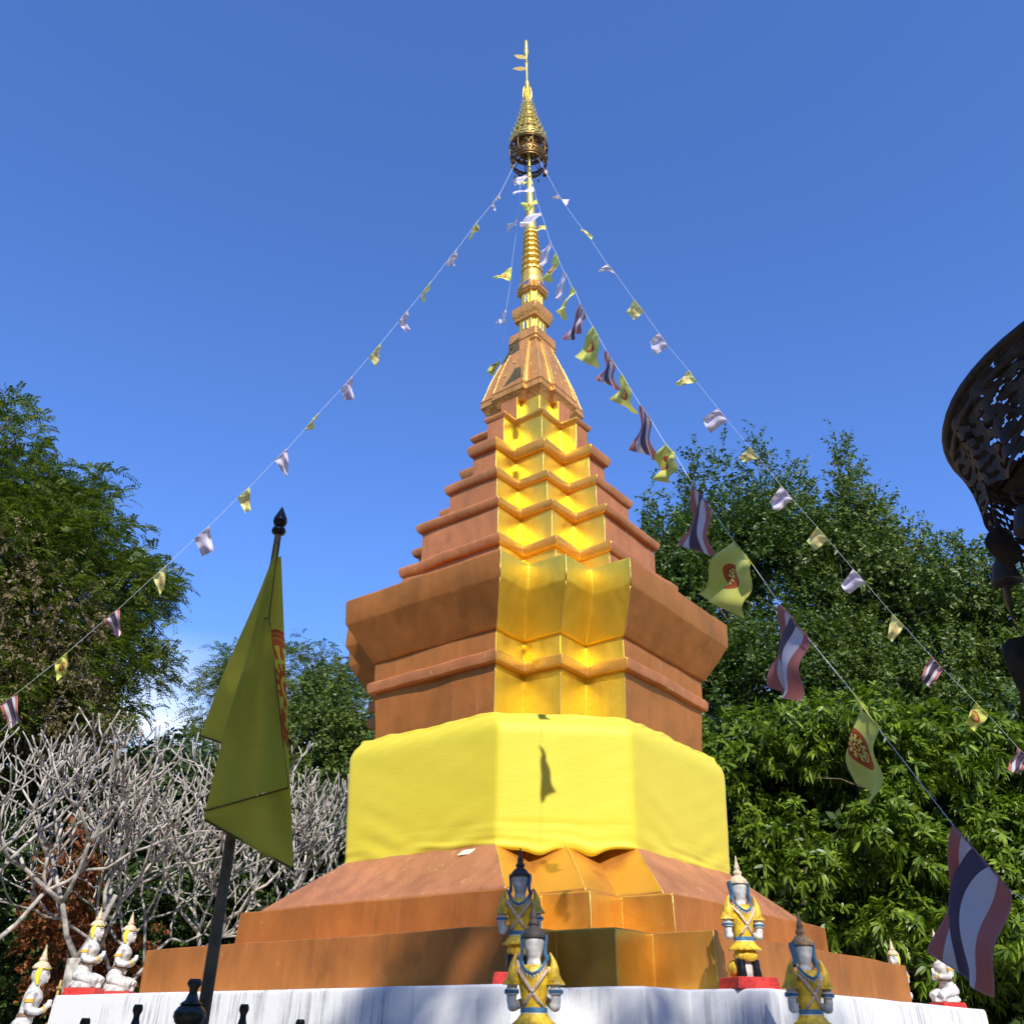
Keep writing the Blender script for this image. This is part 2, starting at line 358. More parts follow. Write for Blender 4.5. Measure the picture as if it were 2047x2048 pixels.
ring_part('bell_rim', [(7.80, .53, .31, .06), (7.94, .596, .315, .056), (7.945, .602, .316, .056), (7.985, .602, .316, .056), (7.99, .592, .314, .054), (8.045, .592, .314, .052), (8.05, .602, .316, .052), (8.07, .60, .315, .052), (8.078, .56, .31, .05)], BROWN_R, step=0.12, amp=0.002, bev=0.004, seed=31)
def bell_w(t):  # flare at the foot, full shoulder, narrowing to the collar
    return 0.262 + (0.565 - 0.262) * (1 - t) ** 0.95 * (1 + 0.55 * t * (1 - t)) + 0.02 * math.exp(-t * 14)
BR = []
for t in np.linspace(0, 1, 11):
    w_ = bell_w(t); BR.append((8.07 + t * 1.07, w_, w_ * 0.53, 0.012 + w_ * 0.075))
o = ring_part('bell', BR, BROWN_R, step=0.15, amp=0.002, bev=0.006, seed=32)
bell = o
edge_beads(bell, [(h, w + .002, b, d) for h, w, b, d in BR], 0.008)
ring_part('collar', [(9.10, .25, .02, .01), (9.115, .268, .02, .01), (9.16, .268, .02, .01), (9.165, .257, .02, .01), (9.185, .257, .02, .01), (9.19, .27, .02, .01), (9.35, .262, .02, .01), (9.362, .24, .02, .01), (9.37, .18, .02, .01)], BROWN_R, step=.1, amp=.001, bev=.004, seed=33)
ring_part('neck', [(9.34, .172, .06, .025), (9.70, .180, .06, .025)], GILT, step=.1, amp=.001, bev=.004, seed=34)
ring_part('collar', [(9.645, .18, .02, .01), (9.655, .205, .02, .01), (9.685, .212, .02, .01), (9.69, .2, .02, .01), (9.745, .225, .02, .01), (9.775, .24, .02, .01), (9.895, .238, .02, .01), (9.905, .22, .02, .01), (9.92, .17, .02, .01)], BROWN_R, step=.1, amp=.001, bev=.004, seed=35)
ring_part('neck', [(9.90, .150, .06, .03), (10.27, .158, .06, .03)], GILT, step=.1, amp=.001, bev=.004, seed=36)
ring_part('collar', [(10.215, .15, .07, .03), (10.235, .19, .085, .035), (10.265, .20, .085, .035), (10.27, .215, .09, .04), (10.33, .218, .09, .04), (10.34, .205, .09, .04), (10.43, .195, .085, .04), (10.435, .14, .06, .03)], BROWN_R, step=.1, amp=.001, bev=.004, seed=37)
# small mirrors set into the necks and the upper collar
for h0, ww, sz in ((9.52, .182, (.008, .055, .12)), (10.08, .160, (.008, .045, .13))):
    for k in range(4):
        a = k * math.pi / 2
        bm = bmesh.new(); add_box(bm, (ww * math.cos(a), ww * math.sin(a), h0 + EYE), sz, Matrix.Rotation(a, 3, 'Z'))
        mp_ = from_bm('mirror_panel', bm, MIRROR, chedi)
        bm = bmesh.new()
        for dy in (-1, 1): add_box(bm, ((ww + .002) * math.cos(a) - dy * (sz[1] / 2 + .006) * math.sin(a), (ww + .002) * math.sin(a) + dy * (sz[1] / 2 + .006) * math.cos(a), h0 + EYE), (.02, .012, sz[2] + .02), Matrix.Rotation(a, 3, 'Z'))
        from_bm('mirror_frame', bm, GOLD_R, mp_)
for k in range(4):
    a = k * math.pi / 2
    bm = bmesh.new(); add_box(bm, (.200 * math.cos(a), .200 * math.sin(a), 10.385 + EYE), (.008, .19, .085), Matrix.Rotation(a, 3, 'Z') @ Matrix.Rotation(R(-14), 3, 'Y'))
    from_bm('mirror_panel', bm, MIRROR, chedi)

def notch_strips(parent, rings, r, m):  # bright strips that paint bounced-light glow into the bell's inner corners
    for k in range(4):
        for ci in (1, 3):
            P = []
            for h, w, b, d in rings:
                x, y = ring_poly(w, b, d)[k * 5 + ci]; P.append((x, y, h + EYE))
            tube('corner_glow_strip', P, r, m, parent, 8)
notch_strips(bell, [(h, w, b, d) for h, w, b, d in BR], np.linspace(.024, .012, len(BR)), EDGE)
# stucco flowers on the bell and its rim
def flower(loc, nrm, s, parent, m):
    parts = []
    for k in range(6):
        a = k * math.pi / 3 + 0.3
        c, q = math.cos(a), math.sin(a)
        V = [(0, 0, 0), (c * .5 - q * .2, q * .5 + c * .2, .16), (c, q, .05), (c * .5 + q * .2, q * .5 - c * .2, .16), (c * .5, q * .5, .28)]
        parts.append((V, [(0, 1, 4), (1, 2, 4), (2, 3, 4), (3, 0, 4)]))
    V, F = join_arrays(parts)
    M = Matrix.Translation(Vector(loc)) @ Vector(nrm).to_track_quat('Z', 'Y').to_matrix().to_4x4() @ Matrix.Scale(s, 4)
    return pydata('flower_relief', [M @ Vector(v) for v in V], F, m, parent)
random.seed(3)
for k in range(4):
    a = k * math.pi / 2
    for (t, off) in ((.28, -.12), (.28, .12), (.2, 0.0), (.5, 0.0), (.36, .30), (.36, -.30)):
        w_ = bell_w(t); n_ = Vector((math.cos(a), math.sin(a), 0.32)).normalized()
        inset = 0 if abs(off) < .25 else (0.012 + w_ * 0.075)
        w2 = w_ - inset + .003
        off2 = off * w_ / .5
        p_ = (w2 * math.cos(a) - off2 * math.sin(a), w2 * math.sin(a) + off2 * math.cos(a), 8.07 + t * 1.07 + EYE)
        for _ in range(3):
            q_ = tuple(p_[i] + random.uniform(-.02, .02) * (1 if i < 2 else 1.4) * (0.3 if i < 2 else 1) for i in range(3))
            flower(q_, n_, random.uniform(.016, .026), bell, EDGE)

# spire (stands a little out of true)
spire = bpy.data.objects.new('spire', None); COL.objects.link(spire); spire.parent = chedi
spire.matrix_parent_inverse = Matrix.Rotation(-TH, 4, 'Z')
spire.location = (0, 0, 10.43 + EYE); spire.rotation_euler = (0, R(-1.05), 0)
def sz(h): return h - 10.43
lot = [(10.43, .19), (10.50, .195), (10.60, .18), (10.70, .165)]
lathe('lotus_foot', [(r_, sz(h_)) for h_, r_ in [(10.42, .15), (10.425, .185), (10.5, .188), (10.56, .182), (10.6, .17), (10.66, .172), (10.72, .16), (10.725, .13)]], GILT_R, spire, 48, wav=lambda a, i: 0.035 * abs(math.sin(6 * a)) if i in (2, 3, 5) else 0)
zc = 10.72; rr = 0.160
while zc < 11.62:
    hh = rr * 0.92
    lathe('lotus_bulb', [(r_, sz(zc) + q * hh) for q, r_ in ((-.02, rr * .66), (0.02, rr * .86), (.16, rr * 1.03), (.40, rr * 1.04), (.66, rr * .95), (.90, rr * .76), (1.0, rr * .64))], GILT_R, spire, 40, wav=lambda a, i: 0.10 * abs(math.sin(6 * a)) if i in (2, 3, 4) else 0)
    zc += hh; rr *= 0.945
lathe('spire_shaft', [(r_, sz(h_)) for h_, r_ in [(zc - .02, .085), (zc, .104), (zc + .1, .104), (zc + .14, .092), (12.14, .078), (12.546, .062), (13.0, .042), (13.3, .03), (13.7, .024), (15.6, .02), (15.7, .02)]], GILT, spire, 20)
# tiered metal crown on the tip, hung with bells
crown = bpy.data.objects.new('crown_finial', None); COL.objects.link(crown); crown.parent = spire
def torus(name, R0, r0, z, m, parent, n=40, k=6):
    V = []; F = []
    for i in range(n):
        a = 2 * math.pi * i / n
        for j in range(k):
            b = 2 * math.pi * j / k; q = R0 + r0 * math.cos(b); V.append((q * math.cos(a), q * math.sin(a), z + r0 * math.sin(b)))
    for i in range(n):
        for j in range(k): F.append((i * k + j, ((i + 1) % n) * k + j, ((i + 1) % n) * k + (j + 1) % k, i * k + (j + 1) % k))
    return pydata(name, V, F, m, parent, True)
torus('hoop', .30, .014, sz(13.36), BRASS_DARK, crown)
torus('hoop', .325, .012, sz(13.52), BRASS_DARK, crown)
torus('hoop', .335, .014, sz(13.74), BRASS_DARK, crown)
def pierced_band(name, r0, r1, z0, z1, n, m, parent, rows=4, tips=0.0):
    """band of small plates with gaps between them, leaf tips along the top edge"""
    V = []; F = []
    for i in range(n):
        for j in range(rows):
            if (i + j) % 2 and tips >= 0 and rows > 1 and j not in (0, rows - 1): continue
            a0, a1 = 2 * math.pi * i / n, 2 * math.pi * (i + 1) / n
            t0, t1 = j / rows, (j + 1) / rows; b = len(V)
            for a, t in ((a0, t0), (a1, t0), (a1, t1), (a0, t1)):
                q = r0 + (r1 - r0) * t; V.append((q * math.cos(a), q * math.sin(a), z0 + (z1 - z0) * t))
            F.append((b, b + 1, b + 2, b + 3))
    if tips:
        for i in range(0, n, 2):
            a0, a1 = 2 * math.pi * i / n, 2 * math.pi * (i + 2) / n; b = len(V); am = (a0 + a1) / 2; q = r1
            V += [(q * math.cos(a0), q * math.sin(a0), z1), (q * math.cos(a1), q * math.sin(a1), z1), ((q + .5 * abs(tips)) * math.cos(am), (q + .5 * abs(tips)) * math.sin(am), z1 + abs(tips))]
            F.append((b, b + 1, b + 2))
    o = pydata(name, V, F, m, parent)
    sd = o.modifiers.new('solid', 'SOLIDIFY'); sd.thickness = 0.006
    return o
pierced_band('skirt', .29, .325, sz(13.32), sz(13.50), 56, BRASS_DARK, crown, 5, -0.0)
tiers = [(13.78, .335, .315, .15), (13.95, .315, .265, .14), (14.10, .27, .23, .13), (14.25, .235, .195, .12), (14.39, .20, .165, .12), (14.53, .17, .14, .11), (14.66, .14, .115, .11), (14.79, .115, .09, .11), (14.92, .09, .068, .1)]
for i, (h_, ra, rb, dh) in enumerate(tiers):
    pierced_band('crown_tier', ra, rb, sz(h_), sz(h_ + dh), 40 if i < 4 else 28, BRASS, crown, 4, 0.085)
    torus('hoop', ra + .004, .009, sz(h_), BRASS if i % 2 else BRASS_DARK, crown, 32, 5)
for k in range(8):                                       # curved stays from the crown down to the lower hoop
    a = k * math.pi / 4 + .2
    P = [(q * math.cos(a), q * math.sin(a), sz(h_)) for h_, q in ((13.36, .30), (13.5, .335), (13.62, .345), (13.76, .335), (13.95, .28))]
    tube('stay', P, .009, BRASS_DARK, crown, 6)
    tube('spoke', [(0, 0, sz(13.56)), (.31 * math.cos(a), .31 * math.sin(a), sz(13.52))], .007, BRASS_DARK, crown, 6)
    b_ = lathe('bell', [(.004, .05), (.02, .045), (.027, .02), (.034, 0.0), (.036, -.006), (.03, -.006), (.0, .0)], BELL_MET if k % 2 else BRASS_DARK, crown, 14)
    b_.location = (.31 * math.cos(a + .3), .31 * math.sin(a + .3), sz(13.42 if k % 2 else 13.24))
    lf = pydata('bell_leaf', [(0, 0, 0), (.03, 0, -.05), (0, 0, -.10), (-.03, 0, -.05)], [(0, 1, 2, 3)], BRASS_DARK, crown)
    lf.location = (.305 * math.cos(a), .305 * math.sin(a), sz(13.28)); lf.rotation_euler = (0.2, 0, a)
    lf.modifiers.new('s', 'SOLIDIFY').thickness = .004
lathe('inner_drum', [(.20, sz(13.70)), (.21, sz(13.72)), (.24, sz(13.95)), (.2, sz(14.1)), (.15, sz(14.3)), (.1, sz(14.6)), (.06, sz(14.95))], BRASS_DARK, crown, 24)
lathe('tip_mast', [(r_, sz(h_)) for h_, r_ in [(14.9, .05), (15.02, .045), (15.1, .05), (15.14, .035), (15.5, .03), (15.6, .045), (15.66, .03), (15.7, .02), (16.1, .02), (16.2, .02), (16.22, .04), (16.25, .018), (16.45, .018), (16.5, .045), (16.58, .05), (16.64, .03), (16.68, .042), (16.78, .028), (16.86, .035), (16.93, .012), (16.95, .004)]], GILT, crown, 14)
# leaf pennants on the mast and the leafy sheath beneath them
def leaf_plate(name, L, Wd, m, parent, n=9):
    V = []; F = []
    for i in range(n + 1):
        t = i / n; w = Wd * math.sin(math.pi * min(1, t * .93 + .07)) ** .8 * (1 - .35 * t)
        tooth = 1 + .18 * (i % 2)
        V += [(t * L, 0, w * tooth), (t * L, 0, -w * tooth)]
    for i in range(n): F.append((2 * i, 2 * i + 1, 2 * i + 3, 2 * i + 2))
    o = pydata(name, V, F, m, parent); o.modifiers.new('s', 'SOLIDIFY').thickness = .005
    return o
for h_, el, Ls in ((16.36, .45, .30), (16.04, .05, .31)):
    lp = leaf_plate('pennant', Ls * .85, .10, BRASS, crown); lp.location = (-.01, 0, sz(h_)); lp.rotation_euler = (0.2, -el, math.pi)
for k in range(8):
    lp = leaf_plate('sheath_leaf', .42, .036, BRASS, crown); a = k * math.pi / 4
    lp.rotation_euler = (0, R(-89), a); lp.location = (.05 * math.cos(a), .05 * math.sin(a), sz(15.10))

# ------------------------------------------------------------------ yellow cloth wrapped round the drum
def cloth_mat():
    m, n, l, b = new_mat('yellow_satin_cloth')
    z = noise_node(n, l, 260, 3, 0.6, stretch=(1, 1, .3)); w = noise_node(n, l, 2.4, 4)
    r = ramp(n, l, w.outputs[0], [(0.3, (0.69, 0.575, 0.030)), (0.7, (0.72, 0.605, 0.040))])
    l.new(r.outputs[0], b.inputs['Base Color']); b.inputs['Roughness'].default_value = 0.62
    b.inputs['Sheen Weight'].default_value = 0.25; b.inputs['Sheen Roughness'].default_value = 0.4
    w1 = noise_node(n, l, 5.0, 5, 0.6, stretch=(1.2, 1.2, 5.5)); w1.inputs['Distortion'].default_value = 0.8
    u = bump(n, l, b, w1.outputs[0], 0.09, 0.03); bump(n, l, b, z.outputs[0], 0.12, 0.003, u); return m
def octo(w, b, r=0.03):
    """convex outline stretched over the outer corners, corners a little rounded"""
    q = []
    pts = []
    for k in range(4):
        c, s = (1, 0, -1, 0)[k], (0, 1, 0, -1)[k]
        for x, y in ((w, w - b), (w - b, w)): pts.append((x * c - y * s, x * s + y * c))
    N = len(pts)
    for i in range(N):
        p0, p1, p2 = Vector(pts[i - 1]), Vector(pts[i]), Vector(pts[(i + 1) % N])
        a = p1 + (p0 - p1).normalized() * r; c = p1 + (p2 - p1).normalized() * r
        for t in np.linspace(0, 1, 5): q.append((1 - t) ** 2 * a + 2 * t * (1 - t) * p1 + t * t * c)
    return q
def resample(q, n):
    q = [Vector(v) for v in q] + [Vector(q[0])]
    d = [0]
    for a, b in zip(q[:-1], q[1:]): d.append(d[-1] + (b - a).length)
    out = []; j = 0
    for i in range(n):
        s = d[-1] * i / n
        while d[j + 1] < s: j += 1
        t = (s - d[j]) / max(1e-9, d[j + 1] - d[j]); out.append(q[j] + (q[j + 1] - q[j]) * t)
    return out
NC = 420
prof = [(2.80, 1.855, .957), (2.799, 1.888, .956), (2.79, 1.902, .955), (2.775, 1.905, .954), (2.755, 1.916, .951), (2.73, 1.930, .948), (2.705, 1.945, .945), (2.68, 1.955, .942), (2.655, 1.964, .94), (2.625, 1.970, .936), (2.58, 1.973, .932)]
for h_ in np.linspace(2.54, 1.75, 20): prof.append((h_, 1.972 - (2.54 - h_) * .035, .932))
for h_ in np.linspace(1.735, 1.515, 15): prof.append((h_, 1.943 - (1.735 - h_) * .02, .935))
prof += [(1.505, 1.93, .935), (1.50, 1.905, .935)]
V = []
for k, (h_, w_, b_) in enumerate(prof):
    pts = resample(octo(w_, b_), NC)
    for i, p_ in enumerate(pts):
        ph = 2 * math.pi * i / NC
        rad = p_.length; dirv = p_ / rad
        ang = math.atan2(p_.y, p_.x) % (math.pi / 2) - math.pi / 4     # 0 in the middle of a redented corner
        corner = math.exp(-(ang / 0.19) ** 2)
        nearc = math.exp(-((abs(ang) - 0.47 * .62) / .07) ** 2)
        top = math.exp(-(2.80 - h_) / .09); bot = math.exp(-(h_ - 1.50) / .10)
        hh = h_ - 1.50
        wr = .009 * top * math.sin(27 * ph + 70 * (2.8 - h_) + 2 * math.sin(5 * ph)) + .005 * top * math.sin(63 * ph - 50 * h_)
        for q_, (fa, fz, p1, p2, am) in enumerate(((3.0, 62, .4, 7, .010), (5.0, 88, 2.1, 4, .007), (2.0, 40, 4.0, 9, .008))):
            wr += am * math.exp(-hh / .085) * math.sin(fz * hh + fa * ph + 1.8 * math.sin(p2 * ph + p1)) * (.45 + .55 * math.sin(p2 * 1.3 * ph + 2 * p1))
        dg = abs(abs(ang) - .50)
        wr += .010 * math.exp(-hh / .35) * math.exp(-(dg / .16) ** 2) * math.sin(26 * hh + 20 * (abs(ang) - .5))
        wr += .002 * math.sin(9 * ph + 14 * h_) * math.exp(-((abs(ang) - .5) / .22) ** 2) + .0006 * math.sin(23 * ph - 31 * h_)
        wr -= .012 * corner * math.exp(-((h_ - 2.15) / .5) ** 2)
        z_ = h_ + EYE
        tt = (2.80 - h_) / 1.30
        z_ += (.012 * math.sin(7 * ph + .6) + .008 * math.sin(19 * ph)) * bot + (.008 * math.sin(11 * ph) + .005 * math.sin(29 * ph)) * top
        z_ -= .055 * math.exp(-((abs(ang) - .12) / .055) ** 2) * bot
        V.append((dirv.x * (rad + wr), dirv.y * (rad + wr), z_))
K = len(prof); idx = np.arange(K * NC).reshape(K, NC); nx = np.roll(idx, -1, 1)
Q = np.stack([idx[1:], nx[1:], nx[:-1], idx[:-1]], -1).reshape(-1, 4)
cl = obj('wrapped_cloth', mesh_np('wrapped_cloth', V, Q), cloth_mat(), None, True)
cl.rotation_euler = (0, 0, TH)
cl.modifiers.new('s', 'SOLIDIFY').thickness = 0.006
tag(cl, 'bright yellow cloth wrapped tightly around the drum of the golden chedi', 'cloth')
# a paper slip tucked under the hem
tg = pydata('paper_slip', [(-.075, 0, 0), (.05, 0.0, .012), (.085, .004, .085), (-.03, .003, .07), (0.0, .012, .045)], [(0, 1, 4), (1, 2, 4), (2, 3, 4), (3, 0, 4)], plain('cream_paper', (0.8, 0.76, 0.5), .7))
tg.modifiers.new('s', 'SOLIDIFY').thickness = .003
tg.location = (-0.63, -2.085, 1.435 + EYE); tg.rotation_euler = (R(-40), 0, TH - math.pi / 2 + R(20))
tag(tg, 'small cream paper slip stuck below the hem of the yellow cloth', 'paper')
# ------------------------------------------------------------------ low outer wall that carries the front statues
def wall_ring(w0, w1, z1):
    V = []; F = []
    P1, P0 = ring_poly(w1, 1.2, .6), ring_poly(w0, 1.2, .6); n = len(P0)
    for z_ in (0.0, z1):
        for P in (P0, P1): V += [(x, y, z_) for x, y in P]
    for j in range(n):
        k = (j + 1) % n
        F += [(n + j, n + k, 3 * n + k, 3 * n + j), (k, j, 2 * n + j, 2 * n + k), (2 * n + j, 3 * n + j, 3 * n + k, 2 * n + k)]
    return V, F
ow_ = pydata('outer_wall', *wall_ring(4.42, 4.86, 1.40), WHITE); ow_.rotation_euler = (0, 0, TH)
bevel(ow_, .012)
tag(ow_, 'low white outer wall around the foot of the chedi, carrying the lower statues', 'wall')

# ------------------------------------------------------------------ statues
S_WHITE = plain('statue_white_paint', (0.66, 0.64, 0.60), .6, 0, .32, 16, .5)
S_GREY = plain('statue_weathered_grey', (0.60, 0.58, 0.55), .6, 0, .3, 18, .4)
S_YEL = plain('statue_yellow_paint', (0.80, 0.50, 0.03), .42, 0, .3, 26, .6)
S_YEL2 = plain('statue_bright_yellow', (0.86, 0.70, 0.04), .45, 0, .12, 30, .2)
S_BLUE = plain('statue_blue_paint', (0.06, 0.17, 0.30), .45, 0, .25, 24, .3)
S_PINK = plain('statue_pink_cream', (0.70, 0.52, 0.42), .5, 0, .2, 40, .4)
S_BLACK = plain('statue_black_paint', (0.012, 0.012, 0.014), .25, 0, .3, 30, .1)
S_RED = plain('statue_red_plinth_paint', (0.58, 0.035, 0.025), .45, 0, .25, 30, .6)
S_CROWN = plain('statue_weathered_crown', (0.30, 0.19, 0.10), .75, 0, .45, 35, .8)
S_CREAM = plain('statue_cream_crown', (0.66, 0.52, 0.33), .65, 0, .3, 35, .6)
S_BROWN = plain('statue_brown_sash', (0.22, 0.13, 0.07), .6)
S_GOLD = plain('statue_ochre_trim', (0.75, 0.42, 0.05), .5)

def ell(c, r, n=14, k=9):
    V = []; F = []
    for i in range(k + 1):
        t = math.pi * i / k
        for j in range(n):
            a = 2 * math.pi * j / n
            V.append((c[0] + r[0] * math.sin(t) * math.cos(a), c[1] + r[1] * math.sin(t) * math.sin(a), c[2] - r[2] * math.cos(t)))
    for i in range(k):
        for j in range(n): F.append((i * n + j, i * n + (j + 1) % n, (i + 1) * n + (j + 1) % n, (i + 1) * n + j))
    return V, F
def sect(rows, n=24, pleat=None):
    """loft of ellipses: (z, cx, cy, rx, ry)"""
    V = []; F = []
    for i, (z_, cx, cy, rx, ry) in enumerate(rows):
        for j in range(n):
            a = 2 * math.pi * j / n; f = 1 + (pleat(a, i) if pleat else 0)
            V.append((cx + rx * f * math.cos(a), cy + ry * f * math.sin(a), z_))
    for i in range(len(rows) - 1):
        for j in range(n): F.append((i * n + j, i * n + (j + 1) % n, (i + 1) * n + (j + 1) % n, (i + 1) * n + j))
    F.append(tuple(range(n - 1, -1, -1))); F.append(tuple((len(rows) - 1) * n + j for j in range(n)))
    return V, F
def fused(name, parts, m, parent, voxel=.008, sm=6):
    V, F = join_arrays(parts); o = pydata(name, V, F, m, parent)
    r_ = o.modifiers.new('remesh', 'REMESH'); r_.mode = 'VOXEL'; r_.voxel_size = voxel; r_.use_smooth_shade = True
    s_ = o.modifiers.new('smooth', 'SMOOTH'); s_.iterations = sm; s_.factor = .5
    return o
def solid(name, parts, m, parent, smooth=True):
    V, F = join_arrays(parts); o = pydata(name, V, F, m, parent)
    if smooth: o.data.shade_smooth(); o.data.set_sharp_from_angle(angle=R(45))
    return o
def red_base(parent, w, d, h):
    bm = bmesh.new(); add_box(bm, (0, 0, h / 2), (w, d, h))
    for v in bm.verts:
        if v.co.z > h * .6: v.co.x *= .93; v.co.y *= .93
    o = from_bm('plinth', bm, S_RED, parent); bevel(o, .006, 2); return o

def standing_deva(name, label, loc, yaw, dirty=False, crown_mat=None, group='crowned guardian statues seen from behind'):
    """faces local +Y; the camera sees its back"""
    t = thing(name, label, 'statue', loc, yaw, group); t.scale = (1.08, 1.05, 1.0)
    red_base(t, .29, .26, .072)
    # legs and the block between them
    solid('leg_block', [sect([(.07, 0, .02, .05, .05), (.20, 0, .02, .05, .05)], 12)], S_WHITE, t)
    for s in (-1, 1):
        solid('boot', [sect([(.070, s * .052, -.025, .027, .030), (.085, s * .052, -.025, .029, .034), (.13, s * .05, -.02, .026, .03), (.175, s * .048, -.012, .03, .034), (.19, s * .046, 0, .02, .024)], 16)], S_BLACK, t)
        solid('knee', [ell((s * .06, .055, .125), (.035, .06, .055))], S_YEL if not dirty else S_YEL, t)
    solid('lower_skirt', [sect([(.168, 0, 0, .055, .05), (.180, 0, 0, .072, .06), (.205, 0, 0, .078, .066), (.225, 0, 0, .070, .06), (.25, 0, 0, .062, .052)], 48, lambda a, i: .03 * math.sin(14 * a) if i < 3 else 0)], S_YEL, t)
    solid('skirt', [sect([(.236, 0, 0, .075, .062), (.234, 0, 0, .102, .084), (.242, 0, 0, .104, .086), (.262, 0, 0, .082, .07), (.285, 0, 0, .067, .056), (.30, 0, 0, .06, .05)], 64, lambda a, i: .05 * math.sin(18 * a) * (1 if i in (1, 2) else .5 if i == 3 else .1))], S_YEL, t)
    solid('belt', [sect([(.292, 0, 0, .062, .05), (.296, 0, 0, .067, .055), (.314, 0, 0, .066, .054), (.318, 0, 0, .06, .048)], 32)], S_BLUE, t)
    solid('belt_lining', [sect([(.285, 0, 0, .060, .05), (.288, 0, 0, .0665, .0545), (.2935, 0, 0, .0665, .0545)], 32)], S_WHITE, t)
    solid('tunic', [sect([(.31, 0, 0, .058, .046), (.34, 0, 0, .060, .048), (.40, 0, .0, .070, .054), (.45, 0, 0, .082, .058), (.485, 0, 0, .084, .056), (.505, 0, 0, .070, .048), (.52, 0, 0, .05, .04)], 32)], S_YEL, t)
    # white skin: head, neck, arms with folded hands, one piece
    body = [sect([(.49, 0, 0, .040, .036), (.53, 0, 0, .036, .034), (.548, 0, .002, .031, .032), (.565, 0, .004, .038, .042), (.60, 0, .006, .048, .054), (.64, 0, .006, .055, .060), (.665, 0, .004, .054, .058)], 20), ell((0, .062, .60), (.012, .014, .02), 8, 6)]
    for s in (-1, 1):
        body += [tube_arrays([(s * .090, 0, .49), (s * .108, -.008, .42), (s * .110, -.008, .35), (s * .104, 0.0, .318)], [.03, .027, .025, .026], 10),
                 tube_arrays([(s * .104, -.002, .322), (s * .08, .045, .335), (s * .03, .085, .37), (s * .008, .095, .40)], [.026, .023, .017, .014], 10),
                 ell((s * .104, -.004, .322), (.028, .03, .026))]
        for q in range(4): body.append(tube_arrays([(s * .008, .088 + q * .009, .395), (s * .006, .09 + q * .009, .425), (s * .004, .092 + q * .009, .445 - abs(q - 1.5) * .004)], [.006, .0055, .004], 6))
        body.append(tube_arrays([(s * .012, .082, .385), (s * .016, .074, .405), (s * .012, .07, .42)], [.007, .006, .005], 6))
    fused('body', body, S_WHITE if not dirty else S_GREY, t, .007, 4)
    for s in (-1, 1):
        # puffed sleeve with a frilled hem and the upswept shoulder wing
        solid('sleeve', [sect([(.424, s * .104, -.004, .030, .032), (.424, s * .108, -.004, .046, .044), (.432, s * .107, -.004, .045, .043), (.452, s * .100, -.002, .038, .04), (.485, s * .088, 0, .036, .04), (.51, s * .072, 0, .026, .034)], 40, lambda a, i: .06 * math.sin(12 * a) * (1 if i in (1, 2) else .4 if i == 3 else 0))], S_YEL, t)
        wv = []
        for (z_, x_, th_, dp) in ((.44, .100, .030, .036), (.48, .102, .028, .034), (.51, .103, .021, .028), (.54, .099, .013, .02), (.565, .091, .006, .011), (.580, .083, .002, .004)): wv.append((z_, s * x_, -.012, th_, dp))
        wg = solid('shoulder_wing', [sect(wv, 20)], S_YEL, t)
        fl = [sect([(z_, s * (x_ + .006), y_, th_, dp) for z_, x_, y_, th_, dp in ((.535, .058, .0, .010, .02), (.55, .062, -.004, .013, .02), (.57, .052, -.006, .011, .022), (.60, .052, -.002, .008, .026), (.645, .058, .004, .007, .03), (.668, .058, .006, .005, .03))], 12), sect([(.552, s * .066, -.004, .008, .012), (.563, s * .078, -.006, .007, .01), (.580, s * .086, -.006, .002, .003)], 10)]
        solid('headdress_flap', fl, S_BLUE, t)
        o = solid('armband', [sect([(.378, s * .110, -.008, .030, .030), (.380, s * .110, -.008, .034, .034), (.404, s * .109, -.008, .034, .034), (.407, s * .109, -.008, .028, .028)], 20)], S_WHITE, t)
        solid('armband_stripe', [sect([(.383, s * .110, -.008, .034, .034), (.385, s * .110, -.008, .0365, .0365), (.398, s * .1095, -.008, .0365, .0365), (.4, s * .1095, -.008, .034, .034)], 20)], S_BLUE, o)
    # V collar: white lace with teeth below, blue roll above, on back and front
    for sg in (-1, 1):
        P = [(-.062, sg * .030, .535), (-.052, sg * .047, .512), (-.03, sg * .058, .488), (0, sg * .062, .474), (.03, sg * .058, .488), (.052, sg * .047, .512), (.062, sg * .030, .535)]
        V, F = tube_arrays(P, .0075, 8); c_ = pydata('collar', V, F, S_BLUE, t, True)
        lace = []
        for i in range(12):
            u = i / 11; k = u * 6; a = int(min(5, k)); f = k - a
            q = [P[a][j] + (P[a + 1][j] - P[a][j]) * f for j in range(3)]
            lace.append(([(q[0] - .008, q[1] * 1.0, q[2] - .004), (q[0] + .008, q[1], q[2] - .004), (q[0], q[1] * 1.01, q[2] - .03), (q[0], q[1] + sg * .004, q[2] - .012)], [(0, 2, 3), (2, 1, 3), (1, 0, 3), (0, 1, 2)]))
        solid('lace', lace, S_WHITE, c_, False)
        # crossed straps with a boss
        for s in (-1, 1):
            P = [(s * .070, sg * .036, .498), (s * .042, sg * .058, .455), (0, sg * .062, .395), (-s * .034, sg * .05, .345), (-s * .050, sg * .034, .322)]
            st_ = tube('strap', P, .0048, S_PINK, t, 6)
            tube('strap_cord', [(x + s * .009, y, z) for x, y, z in P], .0036, S_PINK, st_, 6)
        solid('strap_boss', [ell((0, sg * .064, .396), (.012, .007, .012), 10, 6)], S_PINK, t)
    cm = crown_mat or S_CROWN
    cp = lathe('crown', [(.050, .655), (.060, .660), (.061, .668), (.055, .676), (.046, .688), (.036, .700), (.026, .706), (.023, .712), (.029, .722), (.027, .732), (.019, .742), (.017, .748), (.020, .755), (.017, .768), (.012, .785), (.007, .81), (.004, .835), (.001, .842)], cm, t, 20, 1, 1)
    lathe('crown_band', [(.058, .650), (.0625, .653), (.0625, .661), (.058, .664)], cm, cp, 24)
    return t
